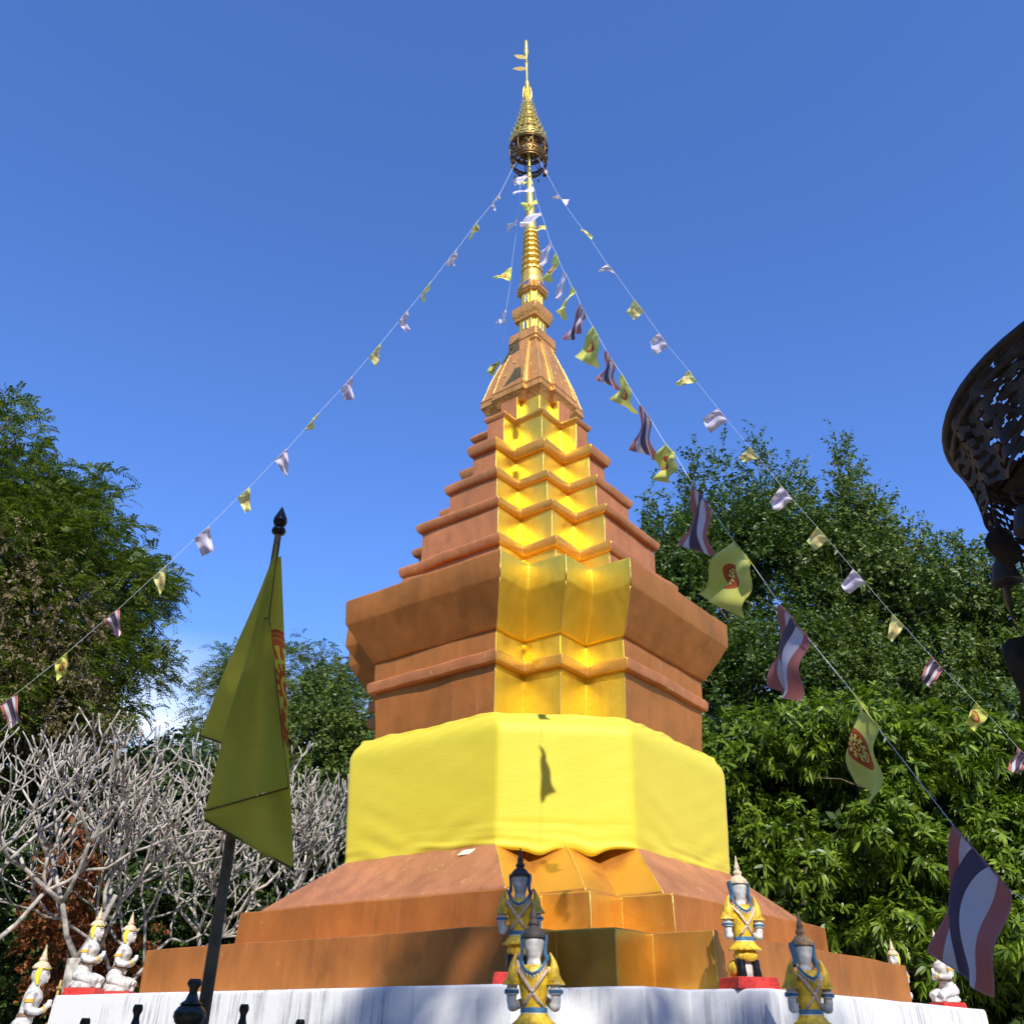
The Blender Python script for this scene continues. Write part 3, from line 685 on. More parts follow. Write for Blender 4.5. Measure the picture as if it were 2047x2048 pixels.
def yaw_to(x, y): return math.atan2(-y, -x) - math.pi / 2     # turn local +Y to the chedi
GZ = EYE + .27
for nm, lb, (x, y, z), dirty, cm in (
    ('guardian_statue', 'yellow-robed guardian statue with tan crown on a sunlit red block', (1.43, -4.145, GZ), False, S_CREAM),
    ('guardian_statue', 'yellow-robed guardian statue shaded on its red block, behind another one', (-.085, -4.41, GZ), True, plain('dark_brown_crown', (.06, .045, .035), .7)),  # crown in a dark brown tone
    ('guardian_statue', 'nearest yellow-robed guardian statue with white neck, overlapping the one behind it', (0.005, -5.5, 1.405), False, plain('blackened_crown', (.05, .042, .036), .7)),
    ('guardian_statue', 'yellow-robed guardian statue with brown ringed crown, rightmost of the four', (1.60, -4.96, 1.422), True, S_CROWN)):
    standing_deva(nm, lb, (x, y, z), yaw_to(x, y) + (0.0 if x > 1 else R(-8)), dirty, cm)

def kneeler(name, label, loc, yaw, group='white kneeling statues'):
    t = thing(name, label, 'statue', loc, yaw, group); t.scale = (1.06, 1.06, .95)
    red_base(t, .22, .30, .075)
    b = []
    for s in (-1, 1):
        b += [tube_arrays([(s * .055, -.075, .205), (s * .062, 0, .175), (s * .06, .09, .15), (s * .055, .125, .135)], [.062, .058, .05, .042], 12),
              tube_arrays([(s * .055, .12, .105), (s * .055, .02, .10), (s * .05, -.09, .105), (s * .045, -.12, .10)], [.035, .036, .034, .026], 10),
              tube_arrays([(s * .085, -.012, .47), (s * .098, -.025, .40), (s * .098, -.02, .335)], [.034, .032, .03], 10),
              tube_arrays([(s * .098, -.02, .335), (s * .075, .04, .325), (s * .025, .085, .345), (s * .01, .098, .365)], [.03, .027, .02, .016], 10)]
        for q in range(4): b.append(tube_arrays([(s * .009, .09 + q * .01, .36), (s * .006, .094 + q * .01, .40), (s * .004, .097 + q * .01, .425 - abs(q - 1.5) * .005)], [.007, .006, .005], 6))
        b.append(tube_arrays([(s * .013, .085, .35), (s * .018, .078, .372), (s * .013, .073, .388)], [.008, .007, .005], 6))
        b.append(ell((s * .055, .005, .585), (.008, .016, .03), 8, 6))
    b += [sect([(.18, 0, -.06, .09, .07), (.24, 0, -.045, .088, .066), (.30, 0, -.03, .07, .056), (.36, 0, -.022, .078, .062), (.43, 0, -.008, .092, .070), (.475, 0, -.012, .085, .058), (.50, 0, -.018, .05, .04), (.535, 0, -.012, .034, .034)], 24),
          ell((0, 0.004, .60), (.056, .066, .075), 18, 12), ell((0, .066, .588), (.010, .014, .02), 8, 6), ell((0, .056, .555), (.02, .016, .018), 8, 6)]
    fused('body', b, S_WHITE, t, .008, 5)
    solid('robe', [sect([(.078, 0, .0, .10, .14), (.10, 0, .0, .102, .142), (.135, 0, -.005, .095, .13), (.17, 0, -.02, .09, .10), (.22, 0, -.055, .093, .073), (.262, 0, -.042, .088, .066)], 40, lambda a, i: .03 * math.sin(9 * a + i))], S_WHITE, t)
    solid('sash', [sect([(.285, 0, -.034, .074, .06), (.288, 0, -.033, .080, .065), (.312, 0, -.028, .078, .062), (.315, 0, -.028, .07, .056)], 24)], S_BROWN, t)
    for s in (-1, 1):
        solid('hair_flap', [sect([(.525, s * .048, -.002, .006, .008), (.55, s * .055, -.006, .010, .016), (.60, s * .060, -.012, .010, .020), (.645, s * .056, -.002, .009, .022), (.662, s * .045, .02, .008, .018)], 12)], S_YEL2, t)
        solid('armband', [sect([(.392, s * .098, -.026, .030, .030), (.394, s * .098, -.026, .0365, .0365), (.418, s * .096, -.025, .0375, .0375), (.42, s * .096, -.025, .03, .03)], 18)], S_GOLD, t)
        solid('cuff', [ell((s * .035, .078, .342), (.024, .02, .026), 10, 6)], S_GOLD, t)
        solid('eye', [ell((s * .024, .060, .606), (.011, .006, .0045), 8, 5)], S_BLACK, t)
        solid('brow', [tube_arrays([(s * .008, .067, .622), (s * .026, .063, .63), (s * .043, .05, .622)], .003, 6)], S_BROWN, t)
    solid('mouth', [ell((0, .066, .562), (.014, .006, .005), 10, 5)], S_RED, t)
    V, F = tube_arrays([(-.062, -.01, .655), (-.045, .042, .650), (0, .066, .655), (.045, .042, .650), (.062, -.01, .655)], .007, 8)
    pydata('brow_band', V, F, S_YEL2, t, True)
    lathe('crown', [(.052, .645), (.066, .652), (.067, .662), (.060, .672), (.048, .688), (.036, .70), (.026, .706), (.031, .716), (.028, .728), (.021, .738), (.022, .745), (.017, .765), (.010, .80), (.004, .83), (.001, .838)], S_CREAM, t, 20)
    return t
for lb, (x, y, z), dy in (
    ('white kneeling statue on a red block at the left end of the white base', (-4.31, -1.17, GZ), 0.0),
    ('white kneeling statue on a red block touching the left end of the gold step', (-4.07, -.95, GZ - .02), 0.1),
    ('white kneeling statue lower down at the far left, cut off at its knees', (-3.99, -2.78, 1.405), 0.05),
    ('white statue whose face alone peeks above the right end of the gold step', (4.30, 1.22, GZ - .02), 0.2),
    ('kneeling statue on a red block at the right end of the white base', (4.45, .25, GZ), 0.0)):
    o = kneeler('kneeling_statue', lb, (x, y, z), yaw_to(x, y) + dy - (R(16) if x < 0 else R(-20)))

# ------------------------------------------------------------------ iron fence with turned finials
IRON = plain('dark_green_iron', (0.030, 0.034, 0.022), .32, .2, .3, 40, .25)
fence = thing('iron_fence', 'dark iron fence with turned finials at the lower left beside the flagpole', 'fence', (-1.02, -7.915, 0))
FD = Vector((.585, .112, 0)).normalized()
def fpos(d): return FD * d
big = [(.0, .178), (.016, .178), (.021, .168), (.022, .16), (.013, .145), (.012, .13), (.02, .105), (.034, .092), (.030, .088), (.036, .082), (.046, .065), (.047, .05), (.040, .03), (.028, .016), (.026, .010), (.033, .006), (.033, -.002), (.026, -.006), (.03, -.02), (.03, -.9)]
def fin_prof(top, k): return [(r_ * k, EYE + top - (.178 - z_) * k * .78) for r_, z_ in big[:-1]][::-1]
small = [(.0, 0), (.011, 0), (.014, -.008), (.0145, -.016), (.009, -.028), (.009, -.036), (.014, -.056), (.024, -.074), (.03, -.080), (.026, -.086), (.03, -.10), (.028, -.12), (.014, -.14)]
posts = [(0.0, .135, 1)] + [(d_, h_, 0) for d_, h_ in ((-.150, .065), (-.29, .028), (.155, .070), (.325, .032), (-.43, -.01), (-.57, -.04), (.48, -.01), (.63, -.04), (-.71, -.06), (.78, -.06))]
for d_, h_, kind in posts:
    p_ = fpos(d_)
    if kind:
        o = lathe('post', [(.032, .0), (.032, EYE + h_ - .20)], IRON, fence, 16); o.location = p_
        f_ = lathe('finial', fin_prof(h_, 1.0), IRON, o, 24)
    else:
        o = lathe('picket', [(.011, 0.0), (.011, EYE + h_ - .12)], IRON, fence, 10); o.location = p_
        f_ = lathe('finial', [(r_, EYE + h_ + z_) for r_, z_ in small][::-1], IRON, o, 20)
for z_ in (.35, 1.35):
    P = [tuple(fpos(d_)) for d_ in (-.8, .86)]
    tube('rail', [(P[0][0], P[0][1], z_), (P[1][0], P[1][1], z_)], .014, IRON, fence, 10)

# ------------------------------------------------------------------ flag cloth
def flag_print(name, kind, c_bg, c_a, c_b, transl=.2, FLY=.43, HOI=.29, rad=.092, cx=.5, cy=.5):
    m, n, l, b = new_mat(name)
    uv = n.new('ShaderNodeUVMap'); s = n.new('ShaderNodeSeparateXYZ'); l.new(uv.outputs[0], s.inputs[0])
    def M(op, a, b_=None, c=None):
        q = n.new('ShaderNodeMath'); q.operation = op
        for i, v in enumerate((a, b_, c)):
            if v is None: continue
            if isinstance(v, (int, float)): q.inputs[i].default_value = v
            else: l.new(v, q.inputs[i])
        return q.outputs[0]
    if kind == 'stripes':
        r = n.new('ShaderNodeValToRGB'); r.color_ramp.interpolation = 'CONSTANT'; e = r.color_ramp.elements
        st = [(0, c_a), (1 / 6, c_bg), (2 / 6, c_b), (4 / 6, c_bg), (5 / 6, c_a)]
        while len(e) < 5: e.new(.5)
        for el, (p_, c) in zip(e, st): el.position = p_; el.color = (*c, 1)
        l.new(s.outputs[1], r.inputs[0]); col = r.outputs[0]
    else:
        x = M('MULTIPLY', M('SUBTRACT', s.outputs[0], cx), FLY); y = M('MULTIPLY', M('SUBTRACT', s.outputs[1], cy), HOI)
        rr = M('DIVIDE', M('SQRT', M('ADD', M('MULTIPLY', x, x), M('MULTIPLY', y, y))), rad)
        th = M('ARCTAN2', y, x)
        def ring(a, c): return M('MULTIPLY', M('GREATER_THAN', rr, a), M('LESS_THAN', rr, c))
        spoke = M('GREATER_THAN', M('COSINE', M('MULTIPLY', th, 12)), .1)
        disc = M('LESS_THAN', rr, 1.0)
        pale = M('MAXIMUM', M('MAXIMUM', M('MULTIPLY', ring(.28, .62), M('MAXIMUM', spoke, ring(.40, .47))), M('MULTIPLY', ring(.62, .70), M('GREATER_THAN', M('COSINE', M('MULTIPLY', th, 12)), -.35))), ring(.12, .2))
        dots = M('MULTIPLY', M('MULTIPLY', ring(.76, .94), M('GREATER_THAN', M('SINE', M('MULTIPLY', th, 60)), .3)), M('GREATER_THAN', M('SINE', M('MULTIPLY', rr, 70)), .2))
        fac = M('MULTIPLY', disc, M('SUBTRACT', 1.0, M('MINIMUM', 1.0, M('ADD', pale, M('MULTIPLY', dots, .6)))))
        mm = mixc(n, l, fac, c_bg, c_a); col = mm.outputs[0]
    # hems and creases
    hx = M('MAXIMUM', M('MULTIPLY', M('ABSOLUTE', M('SUBTRACT', s.outputs[0], .5)), 2), M('MULTIPLY', M('ABSOLUTE', M('SUBTRACT', s.outputs[1], .5)), 2))
    hem = M('GREATER_THAN', hx, .955)
    c2 = mixc(n, l, M('MULTIPLY', hem, .25), col, (c_bg[0] * .6, c_bg[1] * .6, c_bg[2] * .6))
    z = noise_node(n, l, 28, 4); wv = noise_node(n, l, 400, 2)
    c3 = mixc(n, l, .12, c2.outputs[0], ramp(n, l, z.outputs[0], [(.3, .35), (.7, .75)]).outputs[0], 'OVERLAY')
    l.new(c3.outputs[0], b.inputs['Base Color']); b.inputs['Roughness'].default_value = .75; b.inputs['Specular IOR Level'].default_value = .25
    bp = n.new('ShaderNodeBump'); bp.inputs['Strength'].default_value = .12; bp.inputs['Distance'].default_value = .004; l.new(z.outputs[0], bp.inputs['Height']); l.new(bp.outputs[0], b.inputs['Normal'])
    t = n.new('ShaderNodeBsdfTranslucent'); l.new(c3.outputs[0], t.inputs[0])
    mix = n.new('ShaderNodeMixShader'); mix.inputs[0].default_value = transl
    l.new(b.outputs[0], mix.inputs[1]); l.new(t.outputs[0], mix.inputs[2]); l.new(mix.outputs[0], n['Material Output'].inputs[0])
    return m
YELLOW_FLAG = flag_print('dharma_wheel_flag', 'wheel', (0.80, 0.80, 0.17), (0.50, 0.055, 0.025), None)
YELLOW_PALE = flag_print('sunlit_wheel_flag', 'wheel', (0.84, 0.82, 0.30), (0.74, 0.44, 0.20), None)  # same fabric as the yellow flag, paled to paint in full sun
TRI = flag_print('tricolour_flag', 'stripes', (0.75, 0.68, 0.69), (0.56, 0.19, 0.16), (0.12, 0.08, 0.115))
TRI_PALE = flag_print('sunlit_tricolour', 'stripes', (0.86, 0.82, 0.84), (0.82, 0.66, 0.66), (0.66, 0.58, 0.72))  # same striped fabric, colours washed out to paint in the sun's glare
def patch(A, B, D, E, nu=12, nv=8, wave=.02, ph=0.0, curl=0.0, sag=0.0, u0=0, u1=1, v0=0, v1=1, pleat=0.0):
    """cloth sheet: hoist edge A-B, free corners D (from A) and E (from B)"""
    A, B, D, E = map(Vector, (A, B, D, E)); V = []; UV = []
    nrm = (B - A).cross(D - A); nrm = nrm.normalized() if nrm.length > 1e-6 else Vector((0, -1, 0))
    for i in range(nu + 1):
        u = i / nu
        for j in range(nv + 1):
            v = j / nv
            p = (A * (1 - v) + B * v) * (1 - u) + (D * (1 - v) + E * v) * u
            w = wave * (u ** .7) * (math.sin(2.2 * u * math.pi + 3.4 * v + ph) + .55 * math.sin(5.1 * v * math.pi * .5 + 2.3 * u + 1.7 * ph)) + wave * .35 * math.sin(9 * v + 5 * u + ph)
            if pleat:
                q = pleat * math.sin(math.pi * min(1, u * 1.15)) * math.sin(math.pi * v) ** 2
                p = p - (B - A) * (q / max(.05, (B - A).length)); w += .6 * pleat * math.sin(2 * math.pi * v) * u
            p = p + nrm * w; p.z -= sag * math.sin(math.pi * v) * u * .5
            p += nrm * curl * (u ** 2) * (v - .5)
            V.append(p); UV.append((u0 + (u1 - u0) * u, v0 + (v1 - v0) * v))
    F = []
    for i in range(nu):
        for j in range(nv): a = i * (nv + 1) + j; F.append((a, a + 1, a + nv + 2, a + nv + 1))
    return V, F, UV
def cloth_obj(name, patches, m, parent=None):
    V = []; F = []; UV = []; o = 0
    for v, f, u in patches: V += [tuple(x) for x in v]; UV += u; F += [tuple(i + o for i in q) for q in f]; o += len(v)
    ob = obj(name, mesh_np(name, np.array(V), np.array(F), uv=np.array(UV)), m, parent, True)
    return ob

# ------------------------------------------------------------------ flagpole with its hanging yellow flag
POLE = plain('dark_painted_pole', (0.14, 0.11, 0.06), .75, 0, .25, 20, .15)
fp = thing('flagpole', 'dark upright flagpole with a spearhead tip carrying a limp yellow flag', 'flagpole', (-1.028, -7.759, 0))
lathe('pole', [(.0205, 0.0), (.020, 1.7), (.0135, 3.30), (.013, 3.36)], POLE, fp, 16)
lathe('spearhead', [(.014, 3.345), (.026, 3.352), (.028, 3.362), (.026, 3.372), (.016, 3.378), (.015, 3.383), (.024, 3.39), (.028, 3.405), (.026, 3.42), (.012, 3.452), (.002, 3.474)], plain('black_finial', (.02, .018, .016), .3, .3), fp, 20)
POLE_FLAG = flag_print('large_dharma_wheel_flag', 'wheel', (0.60, 0.56, 0.06), (0.48, 0.10, 0.025), None, .45, FLY=1.0, HOI=.13, rad=.19, cx=.47, cy=1.0)
qf = {"A": [[-1.033, -7.74, 3.304], [-1.022, -7.757, 3.295], [-1.206, -7.746, 2.527], [-1.057, -7.768, 2.475]], "B": [[-1.021, -7.788, 3.287], [-1.01, -7.795, 3.279], [-1.045, -7.817, 2.948], [-0.995, -7.811, 2.959]], "B2": [[-1.045, -7.817, 2.948], [-0.995, -7.811, 2.959], [-1.098, -7.867, 2.238], [-0.848, -7.78, 2.337]], "C": [[-1.098, -7.867, 2.236], [-0.846, -7.779, 2.335], [-1.097, -7.851, 2.212], [-0.808, -7.749, 2.075]], "D": [[-1.036, -7.778, 3.221], [-0.999, -7.771, 3.243], [-0.929, -7.771, 2.313], [-0.809, -7.729, 2.083]]}
def lift(q, d): return [Vector(p) - Vector((0, d, 0)) for p in q]
pts = [patch(*qf['A'], 16, 8, .006, .3, u0=.06, u1=.07, v0=.06, v1=.07), patch(*qf['B'], 8, 10, .004, 1.0, u0=.06, u1=.07, v0=.06, v1=.07), patch(*qf['B2'], 24, 18, .016, 1.0, u0=.06, u1=.07, v0=.06, v1=.07), patch(*qf['C'], 8, 18, .010, 2.0, u0=.06, u1=.07, v0=.06, v1=.07)]
pf = cloth_obj('hanging_flag', pts, POLE_FLAG)
wheel_strip = cloth_obj('printed_fold', [patch(*qf['D'], 18, 5, .004, .5)], POLE_FLAG, pf)
HEM = plain('flag_hem_thread', (.16, .13, .02), .8)
def edge_tube(nm, a, b_, parent, r=.0035, bow=0.0):
    a, b_ = Vector(a), Vector(b_); P = [a.lerp(b_, t) + Vector((0, -.004, bow * math.sin(math.pi * t))) for t in np.linspace(0, 1, 8)]
    return tube(nm, P, r, HEM, parent, 5)
edge_tube('hem', qf['C'][0], qf['C'][1], pf); edge_tube('hem', qf['C'][2], qf['C'][3], pf, .004); edge_tube('hem', qf['A'][2], qf['A'][3], pf)
edge_tube('hem', qf['B2'][1], qf['B2'][3], pf, .0025); edge_tube('hem', qf['B'][1], qf['B'][3], pf, .0025)
tag(pf, 'large limp yellow flag with a red wheel print hanging in folds from the flagpole', 'flag')

# ------------------------------------------------------------------ ceremonial filigree umbrella at the right edge
umb = thing('ceremonial_umbrella', 'dark brass filigree ceremonial umbrella with hanging leaf pendants at the right edge', 'umbrella', (1.615, -9.21, 0))
UM = plain('tarnished_filigree_brass', (0.055, 0.034, 0.014), .6, .1, .4, 25, .4)
UMR = plain('umbrella_red_lining', (0.05, 0.008, 0.006), .7)
UR, UZ = .575, 2.965
torus('rim', UR, .012, UZ, UM, umb, 64, 8); torus('rim', UR - .012, .009, UZ - .035, UM, umb, 64, 6)
def filigree(name, surf, nu, nv, keep, m, parent, th=.004):
    V = [surf(i / nu, j / nv) for j in range(nv + 1) for i in range(nu)]
    F = []
    for j in range(nv):
        for i in range(nu):
            if keep(i / nu, (j + .5) / nv): F.append((j * nu + i, j * nu + (i + 1) % nu, (j + 1) * nu + (i + 1) % nu, (j + 1) * nu + i))
    o = pydata(name, V, F, m, parent); o.modifiers.new('s', 'SOLIDIFY').thickness = th
    return o
def val_surf(u, v):
    a = 2 * math.pi * u; bell_ = UR - .01 - .035 * math.sin(v * math.pi * .5) + .008 * math.sin(24 * a)
    low = .235 - .045 * abs(math.sin(6 * a))
    return (bell_ * math.cos(a), bell_ * math.sin(a), UZ - .02 - v * low)
def val_keep(u, v):
    if v < .10 or v > .94: return True
    x, y = u * 130, v * 11
    s = math.sin(x * 2.1 + 1.3 * math.sin(y * 2.3)) + math.sin(y * 3.7 + 1.7 * math.sin(x * 1.3)) + .6 * math.sin(x * 4.7 - y * 2.9)
    return s > -.45
filigree('valance', val_surf, 900, 56, val_keep, UM, umb, .003)
def dome_surf(u, v):
    a = 2 * math.pi * u; r_ = UR * (1 - v) + .04 * v
    return (r_ * math.cos(a), r_ * math.sin(a), UZ + .005 + .30 * (1 - (1 - v) ** 1.6))
def dome_keep(u, v):
    if v < .12 or v > .9: return True
    k = (u * 24) % 1 - .5; band_ = (v * 11 + 1.6 * abs(k)) % 1
    return not (.30 < band_ < .66 and abs(k) > .08 and .15 < v < .62)
filigree('canopy', dome_surf, 360, 60, dome_keep, UM, umb)
filigree('lining', lambda u, v: (lambda r_: (r_ * math.cos(2 * math.pi * u), r_ * math.sin(2 * math.pi * u), UZ + .17 + .10 * v))(.30 * (1 - v) + .03), 60, 10, lambda u, v: True, UMR, umb)
for k in range(12):
    a = 2 * math.pi * k / 12
    tube('rib', [(.03 * math.cos(a), .03 * math.sin(a), UZ + .26), (.3 * math.cos(a), .3 * math.sin(a), UZ + .15), ((UR - .02) * math.cos(a), (UR - .02) * math.sin(a), UZ)], .007, UM, umb, 6)
lathe('shaft', [(.018, 0.0), (.018, UZ + .30), (.03, UZ + .31), (.03, UZ + .34), (.012, UZ + .38), (.002, UZ + .46)], UM, umb, 14)
def bodhi(L):
    o_ = [(0, 0), (.10, -.06), (.30, -.20), (.44, -.38), (.46, -.52), (.38, -.66), (.22, -.80), (.08, -.90), (0, -1.08)]
    V = [(x * L, 0, z * L) for x, z in o_] + [(-x * L, 0, z * L) for x, z in o_[1:-1][::-1]]
    c = len(V); n = c
    V.append((0, L * .05, -.45 * L))
    return V, [(i, (i + 1) % n, c) for i in range(n)]
def pendant(a, top, L, Rr=UR - .03, m=UM, yaw=0.0):
    p = (Rr * math.cos(a), Rr * math.sin(a), top)
    o = tube('pendant_wire', [(p[0], p[1], top + .12), (p[0], p[1], top)], .0025, m, umb, 5)
    lf = pydata('pendant_leaf', *bodhi(L), m, o, True); lf.location = p; lf.rotation_euler = (0, 0, yaw)
    lf.modifiers.new('s', 'SOLIDIFY').thickness = .004
    return o
for k in range(12):
    a = 2 * math.pi * k / 12 + R(170)
    pendant(a, UZ - .33, .115, yaw=R(20 + 25 * (k % 3)))
    o = lathe('bell', [(.004, 0), (.014, -.006), (.024, -.02), (.031, -.05), (.036, -.066), (.032, -.066), (.0, -.05)], UM, umb, 18)
    a2 = a + R(11); o.location = ((UR - .05) * math.cos(a2), (UR - .05) * math.sin(a2), UZ - .33)
    V, F = tube_arrays([(.018 * math.cos(t), 0, .018 + .018 * math.sin(t)) for t in np.linspace(0, 2 * math.pi, 14)], .004, 6); pydata('bell_loop', V, F, UM, o, True)
    torus('clapper', .010, .003, -.078, UM, o, 14, 5)

bl = tube('long_wire', [(-.50, .12, UZ - .2), (-.49, .11, UZ - .60)], .0025, UM, umb, 5)
lf = pydata('large_leaf', *bodhi(.19), UM, bl, True); lf.location = (-.485, .10, UZ - .61); lf.rotation_euler = (0, R(38), R(12))
lf.modifiers.new('s', 'SOLIDIFY').thickness = .004
# ------------------------------------------------------------------ strings of bunting
FLAGS = {"left":[[[-0.547,-0.023,14.208],[-0.7,0.006,13.942],[-0.57,0.108,14.203],[-0.693,0.117,13.957]],[[-0.918,0.048,13.615],[-1.027,0.07,13.427],[-0.967,0.214,13.565],[-1.047,0.26,13.349]],[[-1.259,0.114,13.018],[-1.419,0.145,12.771],[-1.318,0.304,12.929],[-1.384,0.275,12.763]],[[-1.665,0.193,12.36],[-1.816,0.222,12.129],[-1.759,0.401,12.223],[-1.822,0.378,12.08]],[[-2.019,0.261,11.806],[-2.163,0.289,11.595],[-2.039,0.476,11.664],[-2.079,0.472,11.519]],[[-2.426,0.34,11.177],[-2.595,0.373,10.932],[-2.472,0.517,11.072],[-2.502,0.554,10.853]],[[-2.836,0.419,10.582],[-2.998,0.45,10.353],[-2.865,0.655,10.355],[-2.94,0.641,10.244]],[[-3.313,0.511,9.941],[-3.482,0.544,9.694],[-3.397,0.629,9.886],[-3.484,0.667,9.668]],[[-3.736,0.593,9.342],[-3.915,0.628,9.142],[-3.747,0.823,9.065],[-3.769,0.847,8.987]],[[-4.249,0.692,8.715],[-4.416,0.725,8.539],[-4.246,0.902,8.48],[-4.339,0.923,8.387]],[[-4.791,0.797,8.096],[-4.984,0.834,7.903],[-4.744,1.017,7.82],[-4.899,1.042,7.71]],[[-5.348,0.905,7.495],[-5.526,0.939,7.324],[-5.382,1.085,7.214],[-5.451,1.134,7.147]],[[-5.943,1.02,6.878],[-6.14,1.058,6.7],[-5.92,1.212,6.558],[-6.007,1.271,6.507]],[[-6.605,1.148,6.239],[-6.759,1.178,6.093],[-6.615,1.306,5.998],[-6.743,1.337,5.909]],[[-7.224,1.267,5.687],[-7.442,1.31,5.52],[-7.192,1.436,5.341],[-7.318,1.517,5.242]]],"right":[[[0.451,0.045,14.228],[0.587,0.102,13.992],[0.359,0.147,14.252],[0.605,0.065,14.133]],[[0.856,0.213,13.576],[1.017,0.28,13.354],[0.808,0.299,13.616],[1.048,0.229,13.51]],[[1.257,0.379,12.928],[1.393,0.435,12.768],[1.116,0.534,12.893],[1.229,0.47,12.864]],[[1.699,0.562,12.282],[1.854,0.626,12.076],[1.569,0.76,12.188],[1.743,0.787,12.03]],[[2.092,0.725,11.697],[2.229,0.782,11.479],[1.94,0.883,11.656],[2.059,0.955,11.417]],[[2.553,0.916,11.074],[2.679,0.968,10.869],[2.361,1.126,10.951],[2.436,1.091,10.885]],[[3.002,1.102,10.435],[3.142,1.16,10.246],[2.774,1.288,10.354],[2.891,1.364,10.13]],[[3.479,1.299,9.811],[3.619,1.357,9.641],[3.314,1.484,9.725],[3.432,1.49,9.654]],[[3.944,1.492,9.199],[4.106,1.559,9.0],[3.773,1.712,9.026],[3.923,1.756,8.889]],[[4.468,1.709,8.58],[4.628,1.775,8.391],[4.331,1.913,8.423],[4.491,1.955,8.299]],[[4.985,1.923,7.949],[5.159,1.995,7.75],[4.83,2.133,7.77],[4.956,2.196,7.633]],[[5.543,2.154,7.289],[5.715,2.225,7.12],[5.474,2.356,6.99],[5.568,2.428,6.939]],[[6.089,2.38,6.688],[6.271,2.455,6.503],[5.953,2.587,6.419],[6.08,2.669,6.292]],[[6.718,2.64,6.049],[6.909,2.719,5.865],[6.589,2.838,5.799],[6.738,2.922,5.682]],[[7.294,2.879,5.434],[7.467,2.951,5.278],[7.169,3.067,5.136],[7.346,3.135,5.093]]],"middle":[[[-0.037,0.081,14.841],[-0.025,-0.077,14.586],[-0.363,0.199,14.798],[-0.231,0.105,14.513]],[[-0.004,-0.358,14.111],[0.011,-0.522,13.86],[-0.179,-0.273,14.138],[-0.142,-0.482,13.93]],[[0.023,-0.666,13.59],[0.038,-0.822,13.334],[-0.309,-0.607,13.602],[-0.307,-0.733,13.312]],[[0.068,-1.113,12.793],[0.087,-1.276,12.542],[-0.165,-1.002,12.784],[-0.051,-1.152,12.536]],[[0.12,-1.563,12.035],[0.14,-1.721,11.78],[-0.209,-1.454,11.998],[-0.131,-1.545,11.687]],[[0.175,-1.984,11.322],[0.191,-2.094,11.104],[0.068,-1.919,11.376],[-0.018,-2.017,11.133]],[[0.233,-2.382,10.592],[0.254,-2.523,10.353],[0.058,-2.171,10.473],[0.17,-2.277,10.193]],[[0.296,-2.783,9.957],[0.32,-2.929,9.693],[0.151,-2.525,9.764],[0.217,-2.708,9.562]],[[0.358,-3.143,9.321],[0.389,-3.315,9.077],[0.222,-2.901,9.147],[0.364,-3.072,8.908]],[[0.429,-3.53,8.702],[0.461,-3.699,8.456],[0.277,-3.275,8.493],[0.33,-3.505,8.353]],[[0.497,-3.878,8.121],[0.528,-4.029,7.864],[0.308,-3.62,7.875],[0.51,-3.834,7.753]],[[0.577,-4.266,7.49],[0.611,-4.42,7.234],[0.436,-4.029,7.297],[0.599,-4.19,7.052]],[[0.657,-4.625,6.893],[0.693,-4.783,6.641],[0.628,-4.41,6.732],[0.733,-4.578,6.481]],[[0.738,-4.972,6.358],[0.774,-5.123,6.101],[0.722,-4.717,6.288],[0.815,-4.877,6.011]],[[0.823,-5.322,5.782],[0.864,-5.484,5.535],[0.824,-5.089,5.525],[0.889,-5.268,5.305]],[[0.917,-5.687,5.192],[0.963,-5.858,4.95],[0.877,-5.498,5.034],[0.912,-5.697,4.853]],[[1.015,-6.052,4.611],[1.058,-6.206,4.389],[0.993,-5.838,4.309],[1.051,-6.01,4.139]],[[1.123,-6.435,4.028],[1.172,-6.602,3.784],[0.949,-6.234,3.778],[1.104,-6.421,3.57]],[[1.23,-6.796,3.468],[1.283,-6.973,3.221],[1.153,-6.624,3.1],[1.287,-6.82,2.958]],[[1.358,-7.214,2.877],[1.395,-7.329,2.686],[1.336,-7.077,2.528],[1.378,-7.197,2.417]],[[1.486,-7.612,2.254],[1.544,-7.787,2.023],[1.353,-7.531,1.851],[1.46,-7.68,1.715]]],"back":[[[-0.258,0.595,14.268],[-0.263,0.612,14.131],[-0.464,0.735,14.227],[-0.441,0.761,14.085]],[[-0.369,0.992,13.461],[-0.381,1.038,13.19],[-0.713,1.123,13.362],[-0.613,1.058,13.261]],[[-0.466,1.342,12.777],[-0.456,1.307,12.48],[-0.64,1.534,12.648],[-0.574,1.411,12.479]],[[-0.565,1.699,11.971],[-0.606,1.844,11.914],[-0.799,1.874,11.823],[-0.739,1.994,11.836]]]}
CORD = plain('white_nylon_cord', (.80, .82, .86), .5, 0, .05, 60, 0)
ORD = ['first', 'second', 'third', 'fourth', 'fifth', 'sixth', 'seventh', 'eighth', 'ninth', 'tenth', 'eleventh', 'twelfth', 'thirteenth', 'fourteenth', 'fifteenth', 'sixteenth', 'seventeenth', 'eighteenth', 'nineteenth', 'twentieth', 'twenty-first']
WHERE = {'left': 'the left cord', 'right': 'the right-hand cord', 'middle': 'the near middle cord', 'back': 'the cord behind the spire'}
HEAD = {'left': (-.28, -.14, 14.86), 'right': (.10, -.22, 14.86), 'middle': (-.045, -.02, 14.93), 'back': (-.2, .22, 14.85)}
TAIL = {'left': (-9.6, 1.75, 3.9), 'right': (9.6, 3.82, 3.6), 'middle': (1.98, -8.95, 1.0), 'back': (-2.2, 7.6, 5.2)}
